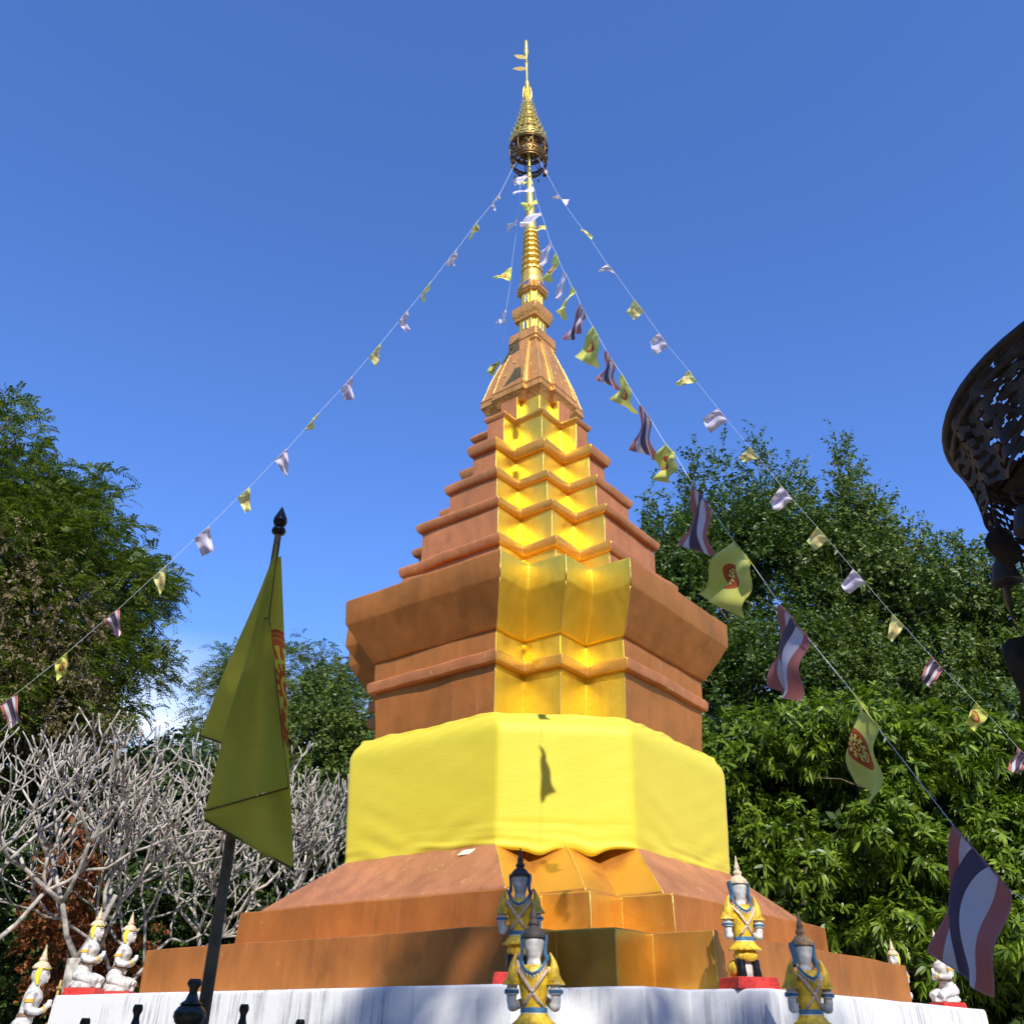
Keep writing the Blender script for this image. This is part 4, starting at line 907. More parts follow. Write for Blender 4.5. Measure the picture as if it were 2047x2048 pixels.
CLAB = {'left': 'thin white bunting line running from the crown down to the left', 'right': 'thin white bunting line running from the crown down to the far right', 'middle': 'thin white bunting line sweeping from the crown towards the viewer', 'back': 'thin white bunting line going down behind the golden bell'}
rnd = random.Random(11)
for nm in ('left', 'right', 'middle', 'back'):
    pts = [HEAD[nm]]
    for q in FLAGS[nm]: pts += [q[0], q[1]]
    pts.append(TAIL[nm])
    cr_ = {'left': .0024, 'right': .0024, 'middle': .0015, 'back': .0023}[nm]
    c_ = tube('bunting_line', pts, cr_, CORD, None, 5)
    tag(c_, CLAB[nm], 'bunting', 'bunting lines')
    for k, (A, B, D, E_) in enumerate(FLAGS[nm]):
        yel = k % 2 == 1
        if nm == 'middle' or nm == 'back': m_ = YELLOW_FLAG if yel else TRI if k > 9 and nm == 'middle' else TRI_PALE
        else: m_ = YELLOW_PALE if yel and k < 12 else YELLOW_FLAG if yel else TRI_PALE if k < 12 else TRI
        wv = .026 if nm != 'middle' else .022 + .012 * (k > 14)
        sc = 1.0
        pt = patch(A, B, D, E_, 18, 12, wv * rnd.uniform(.8, 1.5), rnd.uniform(0, 6), rnd.uniform(-.14, .14), .02, pleat=(.11 if nm == 'middle' and k in (18, 20) else rnd.uniform(0, .07)))
        f_ = cloth_obj('bunting_flag', [pt], m_)
        # stitched sleeve that holds the cord
        V, F = tube_arrays([Vector(A).lerp(Vector(B), t) for t in (0, .33, .66, 1)], cr_ * 1.9, 6)
        pydata('cord_sleeve', V, F, m_, f_, True)
        lb = ('yellow wheel-print flag' if yel else 'red, white and blue striped flag') + ', ' + ORD[k] + ' from top on ' + WHERE[nm]
        tag(f_, lb, 'flag', 'bunting flags on ' + WHERE[nm])
# ------------------------------------------------------------------ trees
def leaf_mat(name, c_lo, c_hi, rough=.42, transl=.28, spec=.38):
    m, n, l, b = new_mat(name)
    g = n.new('ShaderNodeNewGeometry'); r = ramp(n, l, g.outputs['Random Per Island'], [(0.0, c_lo), (.75, [(a + b_) / 2 for a, b_ in zip(c_lo, c_hi)]), (1.0, c_hi)])
    l.new(r.outputs[0], b.inputs['Base Color']); b.inputs['Roughness'].default_value = rough; b.inputs['Specular IOR Level'].default_value = spec
    t = n.new('ShaderNodeBsdfTranslucent'); tm = mixc(n, l, 1.0, r.outputs[0], (1.0, 1.15, .45), 'MULTIPLY'); l.new(tm.outputs[0], t.inputs[0])
    mix = n.new('ShaderNodeMixShader'); mix.inputs[0].default_value = transl
    l.new(b.outputs[0], mix.inputs[1]); l.new(t.outputs[0], mix.inputs[2]); l.new(mix.outputs[0], n['Material Output'].inputs[0])
    return m
BARK = plain('brown_grey_bark', (.13, .095, .065), .85, 0, .4, 9, .8)
PALE_BARK = plain('pale_frangipani_bark', (.41, .37, .31), .8, 0, .5, 9, .6)
L_FICUS = leaf_mat('ficus_leaves', (.028, .062, .008), (.15, .22, .03), .42)
L_FICUS2 = leaf_mat('grey_green_leaves', (.040, .075, .010), (.21, .27, .045), .45)
L_MANGO = leaf_mat('mango_leaves', (.055, .115, .008), (.30, .40, .035), .38, .34)
L_TAM = leaf_mat('tamarind_leaves', (.065, .105, .012), (.24, .28, .045), .42, .38)
L_DRY = leaf_mat('withered_vine_leaves', (.12, .085, .035), (.28, .22, .10), .6, .2)
L_RUS = leaf_mat('russet_dry_leaves', (.20, .055, .018), (.50, .21, .07), .6, .3)
L_HEDGE = leaf_mat('shrub_leaves', (.026, .055, .012), (.11, .17, .04), .40)

def unit(a): return a / (np.linalg.norm(a, axis=-1, keepdims=True) + 1e-9)
def kite_leaves(P, D, S, L, W, droop=.15):
    """four-corner folded leaves: base P, direction D, side S"""
    n = len(P); N = np.cross(D, S); L = np.broadcast_to(L, (n,))[:, None]; W = np.broadcast_to(W, (n,))[:, None]
    tip = P + D * L - np.array([0, 0, 1.]) * L * droop; mid = P + D * L * .45
    V = np.stack([P, mid + S * W * .5 + N * W * .12, tip, mid - S * W * .5 + N * W * .12], 1).reshape(-1, 3)
    b = (np.arange(n) * 4)[:, None]
    F = np.concatenate([b + [0, 1, 2], b + [0, 2, 3]], 1).reshape(-1, 3)
    return V, F
def long_leaves(P, D, S, L, W, droop=.5):
    n = len(P); N = np.cross(D, S); L = np.broadcast_to(L, (n,))[:, None]; W = np.broadcast_to(W, (n,))[:, None]; dr = np.broadcast_to(droop, (n,))[:, None]
    z = np.array([0, 0, 1.])
    a = P + D * L * .35 - z * L * dr * .08; c = P + D * L * .72 - z * L * dr * .36; t = P + D * L - z * L * dr * .75
    V = np.stack([P, a + S * W * .5, a - S * W * .5, c + S * W * .42, c - S * W * .42, t], 1).reshape(-1, 3)
    b = (np.arange(n) * 6)[:, None]
    F = np.concatenate([b + [0, 1, 2], b + [2, 1, 3], b + [2, 3, 4], b + [4, 3, 5]], 1).reshape(-1, 3)
    return V, F
def lobe_points(rng, lobes, n, shell=.45, gap=.0, gs=1.6, seed=0.0):
    lobes = np.array(lobes, float); ar = lobes[:, 3] * lobes[:, 5] + lobes[:, 4] * lobes[:, 5]; pr = ar / ar.sum()
    C_, O_ = [], []
    need = n
    while need > 0:
        k = int(need * 1.6) + 50
        i = rng.choice(len(lobes), k, p=pr); d = unit(rng.normal(size=(k, 3)))
        r = 1 - shell * rng.random(k) ** 1.4
        # uneven outline
        bump_ = 1 + .16 * np.sin(5.1 * d[:, 0] + 3 * i) * np.sin(4.3 * d[:, 2] + 2 * i) + .10 * np.sin(9 * d[:, 1] + 7 * d[:, 2] + i)
        c = lobes[i, :3] + d * lobes[i, 3:] * (r * bump_)[:, None]
        nz_ = np.sin(gs * 2.1 * c[:, 0] + seed) * np.sin(gs * 1.9 * c[:, 1] + 1.3 * seed) + .7 * np.sin(gs * 2.7 * c[:, 2] + gs * 1.1 * c[:, 0] + 2 * seed) + .5 * np.sin(gs * 4.9 * c[:, 0] - gs * 4.1 * c[:, 2])
        ok = nz_ > gap * 2 - 1.6
        C_.append(c[ok]); O_.append(d[ok]); need -= ok.sum()
    return np.concatenate(C_)[:n], np.concatenate(O_)[:n]
def clump(rng, lobes, k=9, frac=.44):
    out = []
    for x, y, z, a, b, c in lobes:
        for _ in range(k):
            d = rng.normal(size=3); d /= np.linalg.norm(d); d[2] = d[2] if d[2] > -.5 else -d[2]; f = frac * rng.uniform(.65, 1.25)
            out.append((x + d[0] * a * .74, y + d[1] * b * .74, z + d[2] * c * .74, a * f, b * f, c * f))
    return out
def spires(lobes):
    out = []
    for x, y, z, a, b, c in lobes:
        for t in np.linspace(-.4, 1, 9):
            r_ = max(.10, 1.25 * (1 - (t + .4) / 1.45) ** .75); q = .12 * math.sin(9 * t + x)
            out.append((x + q, y, z + c * t * .95, a * r_, b * r_, c * .16))
    return out
def twig_foliage(rng, lobes, n, per=14, L=.085, W=.042, tw=.34, up=.7, **kw):
    c, o = lobe_points(rng, lobes, n, **kw)
    ax = unit(o * .7 + np.array([0, 0, up]) + rng.normal(size=o.shape) * .35)
    t = np.tile(np.linspace(0, 1, per), n); A = np.repeat(ax, per, 0); P = np.repeat(c, per, 0) + A * (t * tw)[:, None]
    rd = unit(np.cross(A, rng.normal(size=A.shape))); D = unit(rd * .85 + A * .55 + rng.normal(size=A.shape) * .2)
    S = unit(np.cross(D, A + rng.normal(size=A.shape) * .5)); sc = rng.uniform(.7, 1.2, len(P))
    return kite_leaves(P, D, S, L * sc, W * sc)
def rosette_foliage(rng, lobes, n, per=11, L=.21, W=.046, **kw):
    c, o = lobe_points(rng, lobes, n, **kw)
    ax = unit(o * .9 + np.array([0, 0, .25]) + rng.normal(size=o.shape) * .3)
    A = np.repeat(ax, per, 0); P = np.repeat(c, per, 0) + A * rng.uniform(-.05, .05, (n * per, 1))
    rd = unit(np.cross(A, rng.normal(size=A.shape))); D = unit(rd + A * rng.uniform(.05, 1.0, (n * per, 1)) + rng.normal(size=A.shape) * .18)
    S = unit(np.cross(D, A)); sc = rng.uniform(.7, 1.25, n * per)
    return long_leaves(P, D, S, L * sc, W * sc, rng.uniform(.15, .85, n * per))
def feather_foliage(rng, lobes, n, fr=3, pairs=9, L=.072, W=.031, rach=.30, **kw):
    c, o = lobe_points(rng, lobes, n, **kw)
    m = n * fr; C2 = np.repeat(c, fr, 0) + rng.normal(size=(m, 3)) * .05; O2 = np.repeat(o, fr, 0)
    ax = unit(O2 * np.array([.9, .9, .45]) + np.array([0, 0, .12]) + rng.normal(size=(m, 3)) * .55)
    t = np.tile(np.linspace(.08, 1, pairs), m); A = np.repeat(ax, pairs, 0); rl = np.repeat(rach * rng.uniform(.6, 1.25, m), pairs)
    P = np.repeat(C2, pairs, 0) + A * (t * rl)[:, None]; P[:, 2] -= .42 * rl * t ** 2
    sd = unit(np.cross(A, np.array([0, 0, 1.]) + np.repeat(rng.normal(size=(m, 3)) * .35, pairs, 0)))
    Vs, Fs, off = [], [], 0
    for s in (-1, 1):
        D = unit(sd * s + A * .45 + rng.normal(size=A.shape) * .12); S = unit(np.cross(D, np.cross(D, A) + 1e-6)); sc = rng.uniform(.75, 1.15, len(P))
        V, F = kite_leaves(P, D, unit(A), L * sc, W * sc, .25); Vs.append(V); Fs.append(F + off); off += len(V)
    return np.concatenate(Vs), np.concatenate(Fs)
def limbs(base, lobes, r0, rng, m, root):
    base = np.array(base, float); cen = np.array(lobes)[:, :3]; top = cen.mean(0); top[2] = cen[:, 2].max() - .3
    fork = np.array([base[0] + .4 * (top[0] - base[0]), base[1] + .4 * (top[1] - base[1]), base[2] + .35 * (top[2] - base[2])])
    k = 7; P = [base + (fork - base) * t + np.array([.08 * math.sin(5 * t + base[0]), .08 * math.cos(4 * t), 0]) * r0 * 5 for t in np.linspace(0, 1, k)]
    tr = tube('trunk', P, np.linspace(r0, r0 * .72, k), m, root, 12)
    parts = []
    for q in lobes:
        e = np.array(q[:3]); mid = fork + (e - fork) * .5 + np.array([rng.normal() * .2, rng.normal() * .2, .25])
        P = [(1 - t) ** 2 * P[-1] * 0 + (1 - t) ** 2 * fork + 2 * t * (1 - t) * mid + t * t * e for t in np.linspace(0, 1, 7)]
        parts.append(tube_arrays(P, np.linspace(r0 * .5, r0 * .12, 7), 7))
        for _ in range(4):
            d = rng.normal(size=3); d /= np.linalg.norm(d); d[2] = abs(d[2]) * .8
            s_ = P[int(rng.integers(3, 7))]; e2 = s_ + d * np.array(q[3:]) * .9
            parts.append(tube_arrays([s_, (s_ + e2) / 2 + np.array([0, 0, .08]), e2], [r0 * .14, r0 * .09, r0 * .04], 5))
    V, F = join_arrays(parts); pydata('limbs', V, F, m, root, True)
def tree(name, label, base, lobes, fol, lm, group, r0=.2, seed=1, cat='tree', extra=None):
    rng = np.random.default_rng(seed); root = thing(name, label, cat, (0, 0, 0), 0, group)
    root.location = base
    V, F = fol(rng, lobes); V = V - np.array(base)
    obj('crown', mesh_np('crown', V, F), lm, root)
    if extra:
        V, F = extra[0](rng); obj(extra[2], mesh_np(extra[2], V - np.array(base), F), extra[1], root)
    lob = [(q[0] - base[0], q[1] - base[1], q[2] - base[2], q[3], q[4], q[5]) for q in lobes]
    if r0: limbs((0, 0, 0), lob, r0, rng, BARK, root)
    return root
TAM = [(-8.53, 0.85, 9.19, 0.91, 0.91, 1.19), (-7.98, 1.7, 8.43, 1.01, 1.01, 1.01), (-7.48, 2.46, 8.94, 0.72, 0.72, 0.99), (-6.94, 2.3, 7.69, 0.94, 0.94, 0.82), (-6.56, 2.82, 7.83, 0.71, 0.71, 0.71), (-7.46, 1.55, 6.82, 1.03, 1.03, 0.91), (-6.69, 2.43, 6.74, 0.91, 0.91, 0.6), (-6.34, 3.04, 6.8, 0.52, 0.52, 0.4), (-7.1, 1.76, 5.67, 1.15, 1.15, 0.7), (-6.74, 2.85, 5.86, 0.58, 0.58, 0.58), (-8.48, 0.89, 7.64, 1.17, 1.17, 1.69), (-7.88, 1.17, 5.71, 1.04, 1.04, 1.21)]
TAM = [(x * 1.13, (y + 11) * 1.13 - 11, (z - 1.6) * 1.13 + 1.6, a * 1.13, b * 1.13, c * 1.13) for x, y, z, a, b, c in TAM]
VINE = [(-7.46, 1.35, 6.9, 1.05, .9, 0.9), (-7.2, 1.5, 5.7, 1.15, 1.0, 0.8), (-7.9, 1.0, 6.0, 1.05, .9, 1.2), (-6.9, 2.0, 5.2, .9, .8, .7), (-8.1, .9, 7.6, .8, .7, .6)]
VINE = [(x * 1.12, (y + 11) * 1.12 - 11, (z - 1.6) * 1.12 + 1.6, a * 1.13, b * 1.13, c * 1.13) for x, y, z, a, b, c in VINE]
tree('tamarind_tree', 'big feathery-leaved tree overgrown with withered vines at the left edge', (-9.4, 4.2, 0), TAM,
     lambda g_, lo: feather_foliage(g_, clump(g_, lo, 9, .5) + lo, 4000, gap=.15, gs=1.5, seed=1.0), L_TAM, 'broad trees around the yard', .28, 5,
     extra=(lambda g_: twig_foliage(g_, VINE, 2100, 12, .075, .036, .35, -.5, gap=.25, gs=2.0, seed=2.0), L_DRY, 'vine'))
MID = [(-7.69, 11.74, 8.88, 1.09, 1.09, 1.34), (-6.48, 13.15, 9.78, 1.17, 1.17, 1.22), (-5.07, 13.48, 9.75, 1.1, 1.1, 1.16), (-5.53, 12.35, 8.1, 1.64, 1.64, 1.12), (-7.85, 11.68, 7.5, 1.19, 1.19, 1.06), (-4.1, 13.66, 8.47, 1.3, 1.3, 1.49)]
tree('feathery_tree', 'distant feathery tree rising between the hanging yellow flag and the chedi', (-6.0, 13.0, 0), MID,
     lambda g_, lo: feather_foliage(g_, clump(g_, lo, 9, .5) + lo, 2600, 3, 8, .075, .03, .42, gap=.2, gs=1.2, seed=3.0), L_TAM, 'broad trees around the yard', .26, 6)
IVY = [(-4.5, 8.49, 7.02, 0.86, 0.86, 1.29), (-3.98, 8.6, 6.16, 0.78, 0.78, 1.01), (-4.91, 8.39, 5.88, 0.88, 0.88, 0.88), (-5.76, 8.15, 6.04, 0.99, 0.99, 0.76), (-3.4, 8.8, 6.6, .9, .9, 1.3)]
tree('leafy_tree', 'dense small-leaved tree just left of the chedi drum', (-4.6, 8.8, 0), IVY,
     lambda g_, lo: twig_foliage(g_, clump(g_, lo, 10, .45) + lo, 2800, 13, .10, .056, .32, .2, gap=.05, seed=4.0), L_FICUS2, 'broad trees around the yard', .18, 7)
HEDGE = [(-8.25, 3.87, 4.37, 1.34, 1.34, 0.97), (-7.29, 4.91, 4.57, 1.16, 1.16, 1.04), (-6.41, 5.82, 4.93, 1.04, 1.04, 1.02), (-5.34, 6.19, 4.83, 1.06, 1.06, 0.94), (-3.94, 6.56, 4.53, 1.17, 1.17, 0.85), (-7.55, 4.23, 3.03, 1.39, 1.39, 0.83), (-6.38, 5.83, 3.36, 1.36, 1.36, 0.93), (-4.73, 6.37, 3.6, 1.41, 1.41, 0.89), (-8.12, 2.79, 3.15, 0.9, 0.9, 1.05), (-6.8, 5.2, 1.9, 1.6, 1.3, .9), (-4.5, 6.2, 2.2, 1.6, 1.3, .9), (-8.6, 3.6, 1.9, 1.4, 1.2, .9), (-2.8, 6.8, 3.2, 1.2, 1.2, 1.6)]
for i, sel in enumerate(((0, 1, 5, 8, 11), (2, 3, 6, 9), (4, 7, 10, 12))):
    lo_ = [HEDGE[k] for k in sel]; c_ = np.mean(np.array(lo_)[:, :2], 0)
    tree('shrub', ['tall dark shrub behind the leftmost bare frangipani', 'tall dark shrub behind the middle bare frangipani branches', 'tall dark shrub close to the left flank of the chedi'][i], (float(c_[0]), float(c_[1]), 0), lo_,
         lambda g_, lo: twig_foliage(g_, clump(g_, lo, 8, .45) + lo, 2200, 13, .12, .065, .36, .3, gap=.0, seed=5.0 + i), L_HEDGE, 'shrubs filling the yard behind', .12, 8 + i, 'shrub')
RUS = [(-6.49, 2.52, 3.48, 0.33, 0.33, 0.77), (-6.02, 2.74, 2.69, 0.29, 0.29, 0.4), (-5.52, 2.95, 2.58, 0.29, 0.29, 0.33), (-6.58, 2.48, 2.73, 0.29, 0.29, 0.26), (-6.22, 2.65, 2.17, 0.43, 0.43, 0.25)]
tree('dry_climber', 'russet dried climber behind the bare frangipani and the white kneeling statues', (-6.15, 2.75, 0), RUS,
     lambda g_, lo: twig_foliage(g_, lo, 330, 12, .10, .06, .22, -.3, gap=.1, seed=6.0), L_RUS, None, .06, 12, 'climber')
FPK = [(3.18, 9.25, 11.45, 0.55, 0.55, 2.49), (4.25, 9.57, 12.59, 0.57, 0.57, 2.62), (4.93, 9.41, 12.72, 0.51, 0.51, 2.62), (5.86, 9.17, 13.02, 0.69, 0.69, 2.61), (6.95, 9.87, 12.39, 0.7, 0.7, 2.57), (7.58, 8.05, 12.27, 0.59, 0.59, 2.4), (8.33, 8.28, 10.66, 0.69, 0.69, 2.24), (9.06, 7.94, 9.89, 0.67, 0.67, 2.12), (9.45, 7.19, 9.16, 0.63, 0.63, 1.98), (9.82, 6.42, 8.47, 0.7, 0.7, 1.85)]
FBD = [(3.1, 8.76, 10.24, 1.17, 1.17, 1.98), (4.57, 8.98, 10.6, 1.42, 1.42, 2.43), (5.91, 8.63, 10.69, 1.4, 1.4, 2.39), (7.25, 8.18, 10.49, 1.37, 1.37, 2.44), (8.29, 7.75, 9.69, 1.32, 1.32, 2.04), (9.01, 6.86, 8.75, 1.24, 1.24, 1.87), (9.61, 5.97, 7.98, 1.16, 1.16, 1.82), (3.52, 7.67, 7.83, 1.36, 1.36, 1.45), (5.1, 7.3, 7.82, 1.34, 1.34, 1.42), (6.55, 6.84, 7.56, 1.3, 1.3, 1.36), (7.83, 6.31, 7.09, 1.25, 1.25, 1.28), (8.97, 5.75, 6.64, 1.2, 1.2, 1.31)]
FL = ['dark pointed tree nearest the right flank of the chedi', 'tallest dark pointed tree with twin spires of foliage right of the chedi', 'dark tree with a ragged single spire in the middle of the right bank', 'grey-green rounded tree behind the brass umbrella at right']
for i, (pk, bd, lm, nn) in enumerate((((0, 1), (0, 7), L_FICUS, 3000), ((2, 3), (1, 2, 8), L_FICUS, 3900), ((4, 5), (3, 9), L_FICUS2, 3400), ((6, 7, 8, 9), (4, 5, 6, 10, 11), L_FICUS2, 5200))):
    rg = np.random.default_rng(70 + i); lo_ = [FPK[k] for k in pk] + [FBD[k] for k in bd]; lo2 = spires([FPK[k] for k in pk]) + clump(rg, [FBD[k] for k in bd], 13, .42) + [(x, y + .6, z, a * .85, b * .6, c * .85) for x, y, z, a, b, c in [FBD[k] for k in bd]]; c_ = np.mean(np.array(lo_)[:, :2], 0)
    tree('spire_topped_tree', FL[i], (float(c_[0]), float(c_[1]), 0), lo_,
         lambda g_, lo, nn=nn, lo2=lo2: twig_foliage(g_, lo2, int(nn * 1.15), 12, .115, .058, .36, .7, shell=.4, gap=.02, gs=1.4, seed=7.0 + i), lm, 'tall trees on the right', .24, 20 + i)
MAN = [(2.89, 2.9, 5.15, 0.83, 0.83, 0.92), (3.78, 2.48, 5.27, 0.81, 0.81, 0.9), (4.56, 1.81, 5.09, 0.84, 0.84, 0.92), (5.18, 1.14, 4.65, 0.78, 0.78, 0.85), (5.8, 0.63, 4.4, 0.74, 0.74, 0.86), (2.9, 2.9, 3.8, 0.79, 0.79, 0.91), (3.67, 2.1, 3.68, 0.81, 0.81, 0.85), (4.43, 1.43, 3.58, 0.77, 0.77, 0.8), (5.09, 0.96, 3.39, 0.79, 0.79, 0.76), (5.58, 0.3, 3.19, 0.69, 0.69, 0.82), (3.23, 2.83, 2.63, 0.68, 0.68, 0.69), (4.04, 2.19, 2.59, 0.78, 0.78, 0.66), (4.76, 1.53, 2.55, 0.74, 0.74, 0.62), (5.29, 0.88, 2.4, 0.75, 0.75, 0.58), (4.26, 1.92, 1.8, 0.86, 0.86, 0.49), (5.1, 1.18, 1.8, 0.81, 0.81, 0.46), (5.69, 0.24, 2.47, 0.66, 0.66, 0.82)]
MAN = [(x * 1.15 + .1, (y + 11) * 1.15 - 11 + .3, (z - 1.6) * 1.15 + 1.6, a * 1.18, b * 1.1, c * 1.18) for x, y, z, a, b, c in MAN]
for k in (3, 4, 8, 9, 15, 16):
    x, y, z, a, b, c = MAN[k]; q = 1.10 if k in (4, 9, 15, 16) else 1.05; MAN[k] = (x * q, (y + 11) * q - 11, (z - 1.6) * q + 1.6, a * q, b, c * q)
for i, (sel, nn, lb) in enumerate((((0, 1, 5, 6, 10, 11), 950, 'mango tree with long glossy leaves close behind the right flank of the chedi'), ((2, 3, 7, 8, 12, 13, 14), 1150, 'mango tree with long glossy leaves behind the peeking statue at right'), ((4, 9, 15, 16), 800, 'mango tree with long glossy leaves behind the large striped flag at the right edge'))):
    lo_ = [MAN[k] for k in sel]; c_ = np.mean(np.array(lo_)[:, :2], 0)
    tree('mango_tree', lb, (float(c_[0]) + .1, float(c_[1]) + .5, 0), lo_,
         lambda g_, lo, nn=nn: rosette_foliage(g_, clump(g_, lo, 11, .46) + [(x, y + .5, z, a * .7, b * .5, c * .7) for x, y, z, a, b, c in lo], int(nn * 2.1), 13, .165, .043, shell=.4, gap=.05, gs=2.2, seed=9.0 + i), L_MANGO, 'mango trees on the right', .14, 30 + i)
# shaded thicket that closes the view under the canopies
for i, (lo_, lb) in enumerate((
    ([(3.6, 6.0, 4.2, 1.8, 1.0, 2.6), (5.8, 5.4, 4.0, 1.8, 1.0, 2.6), (4.6, 5.4, 1.6, 2.2, 1.0, 1.6)], 'shaded thicket deep behind the mango trees near the chedi'),
    ([(8.0, 4.6, 3.8, 1.8, 1.0, 2.6), (9.8, 3.6, 3.4, 1.8, 1.0, 2.4), (8.6, 4.2, 1.6, 2.4, 1.0, 1.6)], 'shaded thicket deep behind the mango trees at the right edge'),
    ([(4.2, 11.0, 6.5, 2.0, 1.0, 3.4), (6.8, 10.4, 6.5, 2.0, 1.0, 3.4), (9.4, 9.0, 5.6, 2.0, 1.0, 3.0)], 'far dark trees closing the gaps behind the pointed trees at right'),
    ([(-9.6, 6.4, 3.6, 2.0, 1.0, 2.6), (-7.4, 7.6, 3.8, 2.0, 1.0, 2.6), (-8.6, 6.8, 1.6, 2.4, 1.0, 1.6)], 'far dark thicket behind the left-hand shrubs'),
    ([(-5.2, 8.6, 3.6, 2.0, 1.0, 2.4), (-2.8, 9.2, 3.6, 2.0, 1.0, 2.4), (-4.0, 8.8, 1.6, 2.6, 1.0, 1.6)], 'far dark thicket just left of the chedi'))):
    c_ = np.mean(np.array(lo_)[:, :2], 0)
    tree('thicket', lb, (float(c_[0]), float(c_[1]), 0), lo_, lambda g_, lo: twig_foliage(g_, lo, 2300, 12, .20, .11, .5, .3, shell=.7, seed=11.0 + i), L_HEDGE, 'thickets closing the view', .1, 40 + i, 'shrub')

# bare frangipani trees
def frangipani(name, label, base, trunk_pts, r0, gens, L0, seed, spread=.62, lean=(0, 0, 0)):
    rng = np.random.default_rng(seed); root = thing(name, label, 'tree', base, 0, 'bare frangipani trees')
    tube('trunk', trunk_pts, np.linspace(r0, r0 * .8, len(trunk_pts)), PALE_BARK, root, 10)
    parts = []; front = []
    p0 = np.array(trunk_pts[-1], float); d0 = np.array(trunk_pts[-1]) - np.array(trunk_pts[-2]); d0 = d0 / np.linalg.norm(d0)
    front.append((p0, d0, L0, r0 * .30, 0))
    while front:
        p, d, L, r, g_ = front.pop()
        k = 3 if (g_ in (0, 1) or rng.random() < .28) else 2
        a0 = rng.uniform(0, 2 * math.pi)
        u = np.cross(d, [0.3, .2, 1.0] if abs(d[2]) < .95 else [1, 0, 0]); u /= np.linalg.norm(u); v = np.cross(d, u)
        for i in range(k):
            a = a0 + 2 * math.pi * i / k + rng.normal() * .25; sp = spread * rng.uniform(.7, 1.25) * (1.15 if g_ < 2 else 1)
            nd = d * math.cos(sp) + (u * math.cos(a) + v * math.sin(a)) * math.sin(sp); nd = nd + np.array([0, 0, .20]) + np.array(lean) * .1; nd /= np.linalg.norm(nd)
            if nd[2] < -.05: nd[2] = .05; nd /= np.linalg.norm(nd)
            ll = L * rng.uniform(.65, 1.25); bend = rng.normal(size=3) * .05 * ll + np.array([0, 0, -.06 * ll])
            e = p + nd * ll; mid = (p + e) / 2 + bend; last = g_ >= gens - 1
            r1 = r * .79
            P = [p, p * .25 + mid * .75, mid, mid * .25 + e * .75, e]
            parts.append(tube_arrays(P, [r * 1.0, r * .92, r * .88, r * .86, r1 if not last else r * .8], 6))
            if not last and rng.random() < .96: front.append((e, (e - mid) / np.linalg.norm(e - mid), L * .84, r1, g_ + 1))
    V, F = join_arrays(parts); pydata('branches', V, F, PALE_BARK, root, True)
    return root
frangipani('frangipani_tree', 'leafless pale frangipani with a thick forked trunk beside the kneeling statues', (-5.1, .52, 0), [(0, 0, 0), (.02, 0, .8), (-.02, 0.02, 1.5), (-.10, 0, 2.0), (-.12, 0, 2.3)], .12, 6, .72, 3, .60)
frangipani('frangipani_tree', 'leafless pale frangipani with a curved trunk at the far left edge', (-5.75, -.2, 0), [(.1, 0, 0), (.12, 0, .8), (.0, 0, 1.5), (-.15, 0, 2.0), (-.2, .1, 2.35)], .10, 6, .66, 14, .60)
frangipani('frangipani_tree', 'leafless pale frangipani spreading behind the hanging yellow flag', (-4.55, 2.7, 0), [(0, 0, 0), (.05, 0, .8), (0, 0, 1.5), (.1, 0, 2.1)], .12, 6, .84, 25, .62)
frangipani('frangipani_tree', 'leafless pale frangipani close against the left flank of the chedi', (-3.55, 4.1, 0), [(0, 0, 0), (-.05, 0, .9), (0, 0, 1.8), (.08, 0, 2.5)], .11, 6, .74, 36, .58)
frangipani('frangipani_tree', 'small leafless frangipani between the two white statues and the gold step', (-5.3, 1.9, 0), [(0, 0, 0), (.05, 0, .8), (.1, 0, 1.5), (.1, 0, 1.9)], .09, 6, .66, 47, .62)

# wooden rungs leaning among the trunks at the far left
ld = thing('bamboo_ladder', 'short yellowish bamboo ladder leaning behind the statues at lower left', 'ladder', (-5.35, .35, 0))
BAM = plain('yellowed_bamboo', (.46, .30, .09), .5)
for s in (-1, 1): tube('rail', [(s * .06, 0, 0), (s * .055 + .05, .22, 2.08)], .016, BAM, ld, 8)
for k in range(11): tube('rung', [(-.075 + .0023 * k * 10 * .2, .02 * k, .2 + .18 * k), (.085 + .0023 * k * 10 * .2, .02 * k, .2 + .18 * k)], .02, BAM, ld, 6)

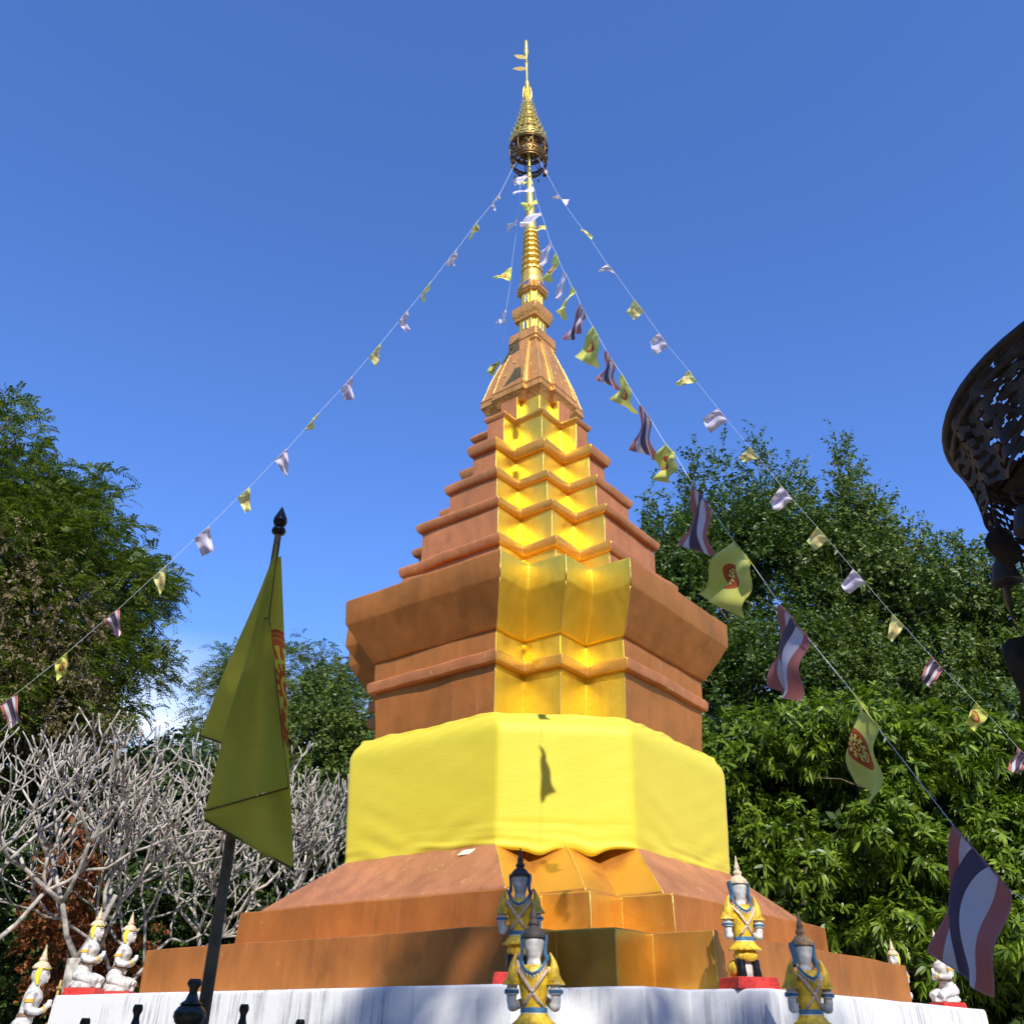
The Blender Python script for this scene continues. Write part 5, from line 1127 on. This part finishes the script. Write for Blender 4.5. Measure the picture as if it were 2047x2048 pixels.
# trees behind the viewer whose shade falls over the foreground
SH = [((4.6, -19.5, 0), [(3.4, -18.6, 11.1, 2.2, 1.8, 1.6), (5.9, -19.4, 11.3, 1.9, 1.8, 1.8), (1.0, -18.8, 11.5, 1.9, 1.6, 1.6), (3.4, -18.8, 9.6, 3.0, 2.0, 1.6)], 900, 'broad shade tree standing behind the viewer to the right'),
      ((-1.8, -17.5, 0), [(-1.6, -16.8, 10.4, 2.4, 1.8, 1.7), (.9, -17.0, 10.4, 2.0, 1.6, 1.5), (-.6, -17.0, 8.4, 2.6, 1.8, 1.5), (1.4, -16.2, 8.6, 1.8, 1.6, 1.5)], 900, 'broad shade tree standing behind the viewer to the left'),
      ((5.0, -15.2, 0), [(3.6, -14.6, 7.6, 1.9, 1.6, 1.5), (5.2, -14.0, 7.0, 1.8, 1.6, 1.5), (3.0, -14.6, 6.0, 1.6, 1.4, 1.3)], 900, 'low leafy shade tree just behind the viewer at right'),
      ((3.6, -20.6, 0), [(3.51, -19.36, 15.70, .75, .5, .40), (3.05, -19.6, 15.5, .5, .5, .4), (3.99, -19.41, 15.50, .42, .4, .32), (2.36, -20.18, 15.0, .7, .6, .45), (4.68, -19.92, 14.75, .6, .5, .32), (5.6, -19.56, 14.9, .4, .4, .28)], 470, 'tall slender shade tree behind the viewer')]
for i, (bs, lo_, nn, lb) in enumerate(SH):
    tree('shade_tree', lb, bs, lo_, lambda g_, lo, nn=nn: twig_foliage(g_, lo, nn, 14, .17 if nn > 600 else .13, .095 if nn > 600 else .075, .6 if nn > 600 else .25, .4, shell=.9, gap=.1, seed=13.0 + i), L_MANGO, 'trees behind the viewer', .22, 50 + i)

# the wood that rings the yard behind and beside the viewer
for i, (x, y, h_, r_) in enumerate(((-13, -13, 9.5, 3.6), (-10, -20, 11, 4.0), (-4, -27, 12.5, 4.4), (4.5, -29, 12.5, 4.6), (12, -24, 11.5, 4.2), (13.5, -15, 9.5, 3.8), (-13.5, -5, 8.5, 3.4), (14, -6, 8.0, 3.2))):
    lo_ = [(x, y, h_ * .66, r_, r_, h_ * .34), (x + 1.8, y + .5, h_ * .42, r_ * .9, r_ * .9, h_ * .34), (x - 1.8, y - .5, h_ * .42, r_ * .9, r_ * .9, h_ * .34)]
    tree('yard_tree', ['dense yard tree left of the viewer', 'dense yard tree behind the viewer at far left', 'dense yard tree behind the viewer, left of centre', 'dense yard tree behind the viewer, right of centre', 'dense yard tree behind the viewer at far right', 'dense yard tree right of the viewer', 'dense yard tree beside the chedi on the left', 'dense yard tree beside the chedi on the right'][i], (x, y, 0), lo_,
         lambda g_, lo: twig_foliage(g_, lo, 1300, 10, .42, .26, .8, .3, shell=.5, seed=17.0 + i), L_HEDGE, 'wood around the yard', .3, 80 + i)
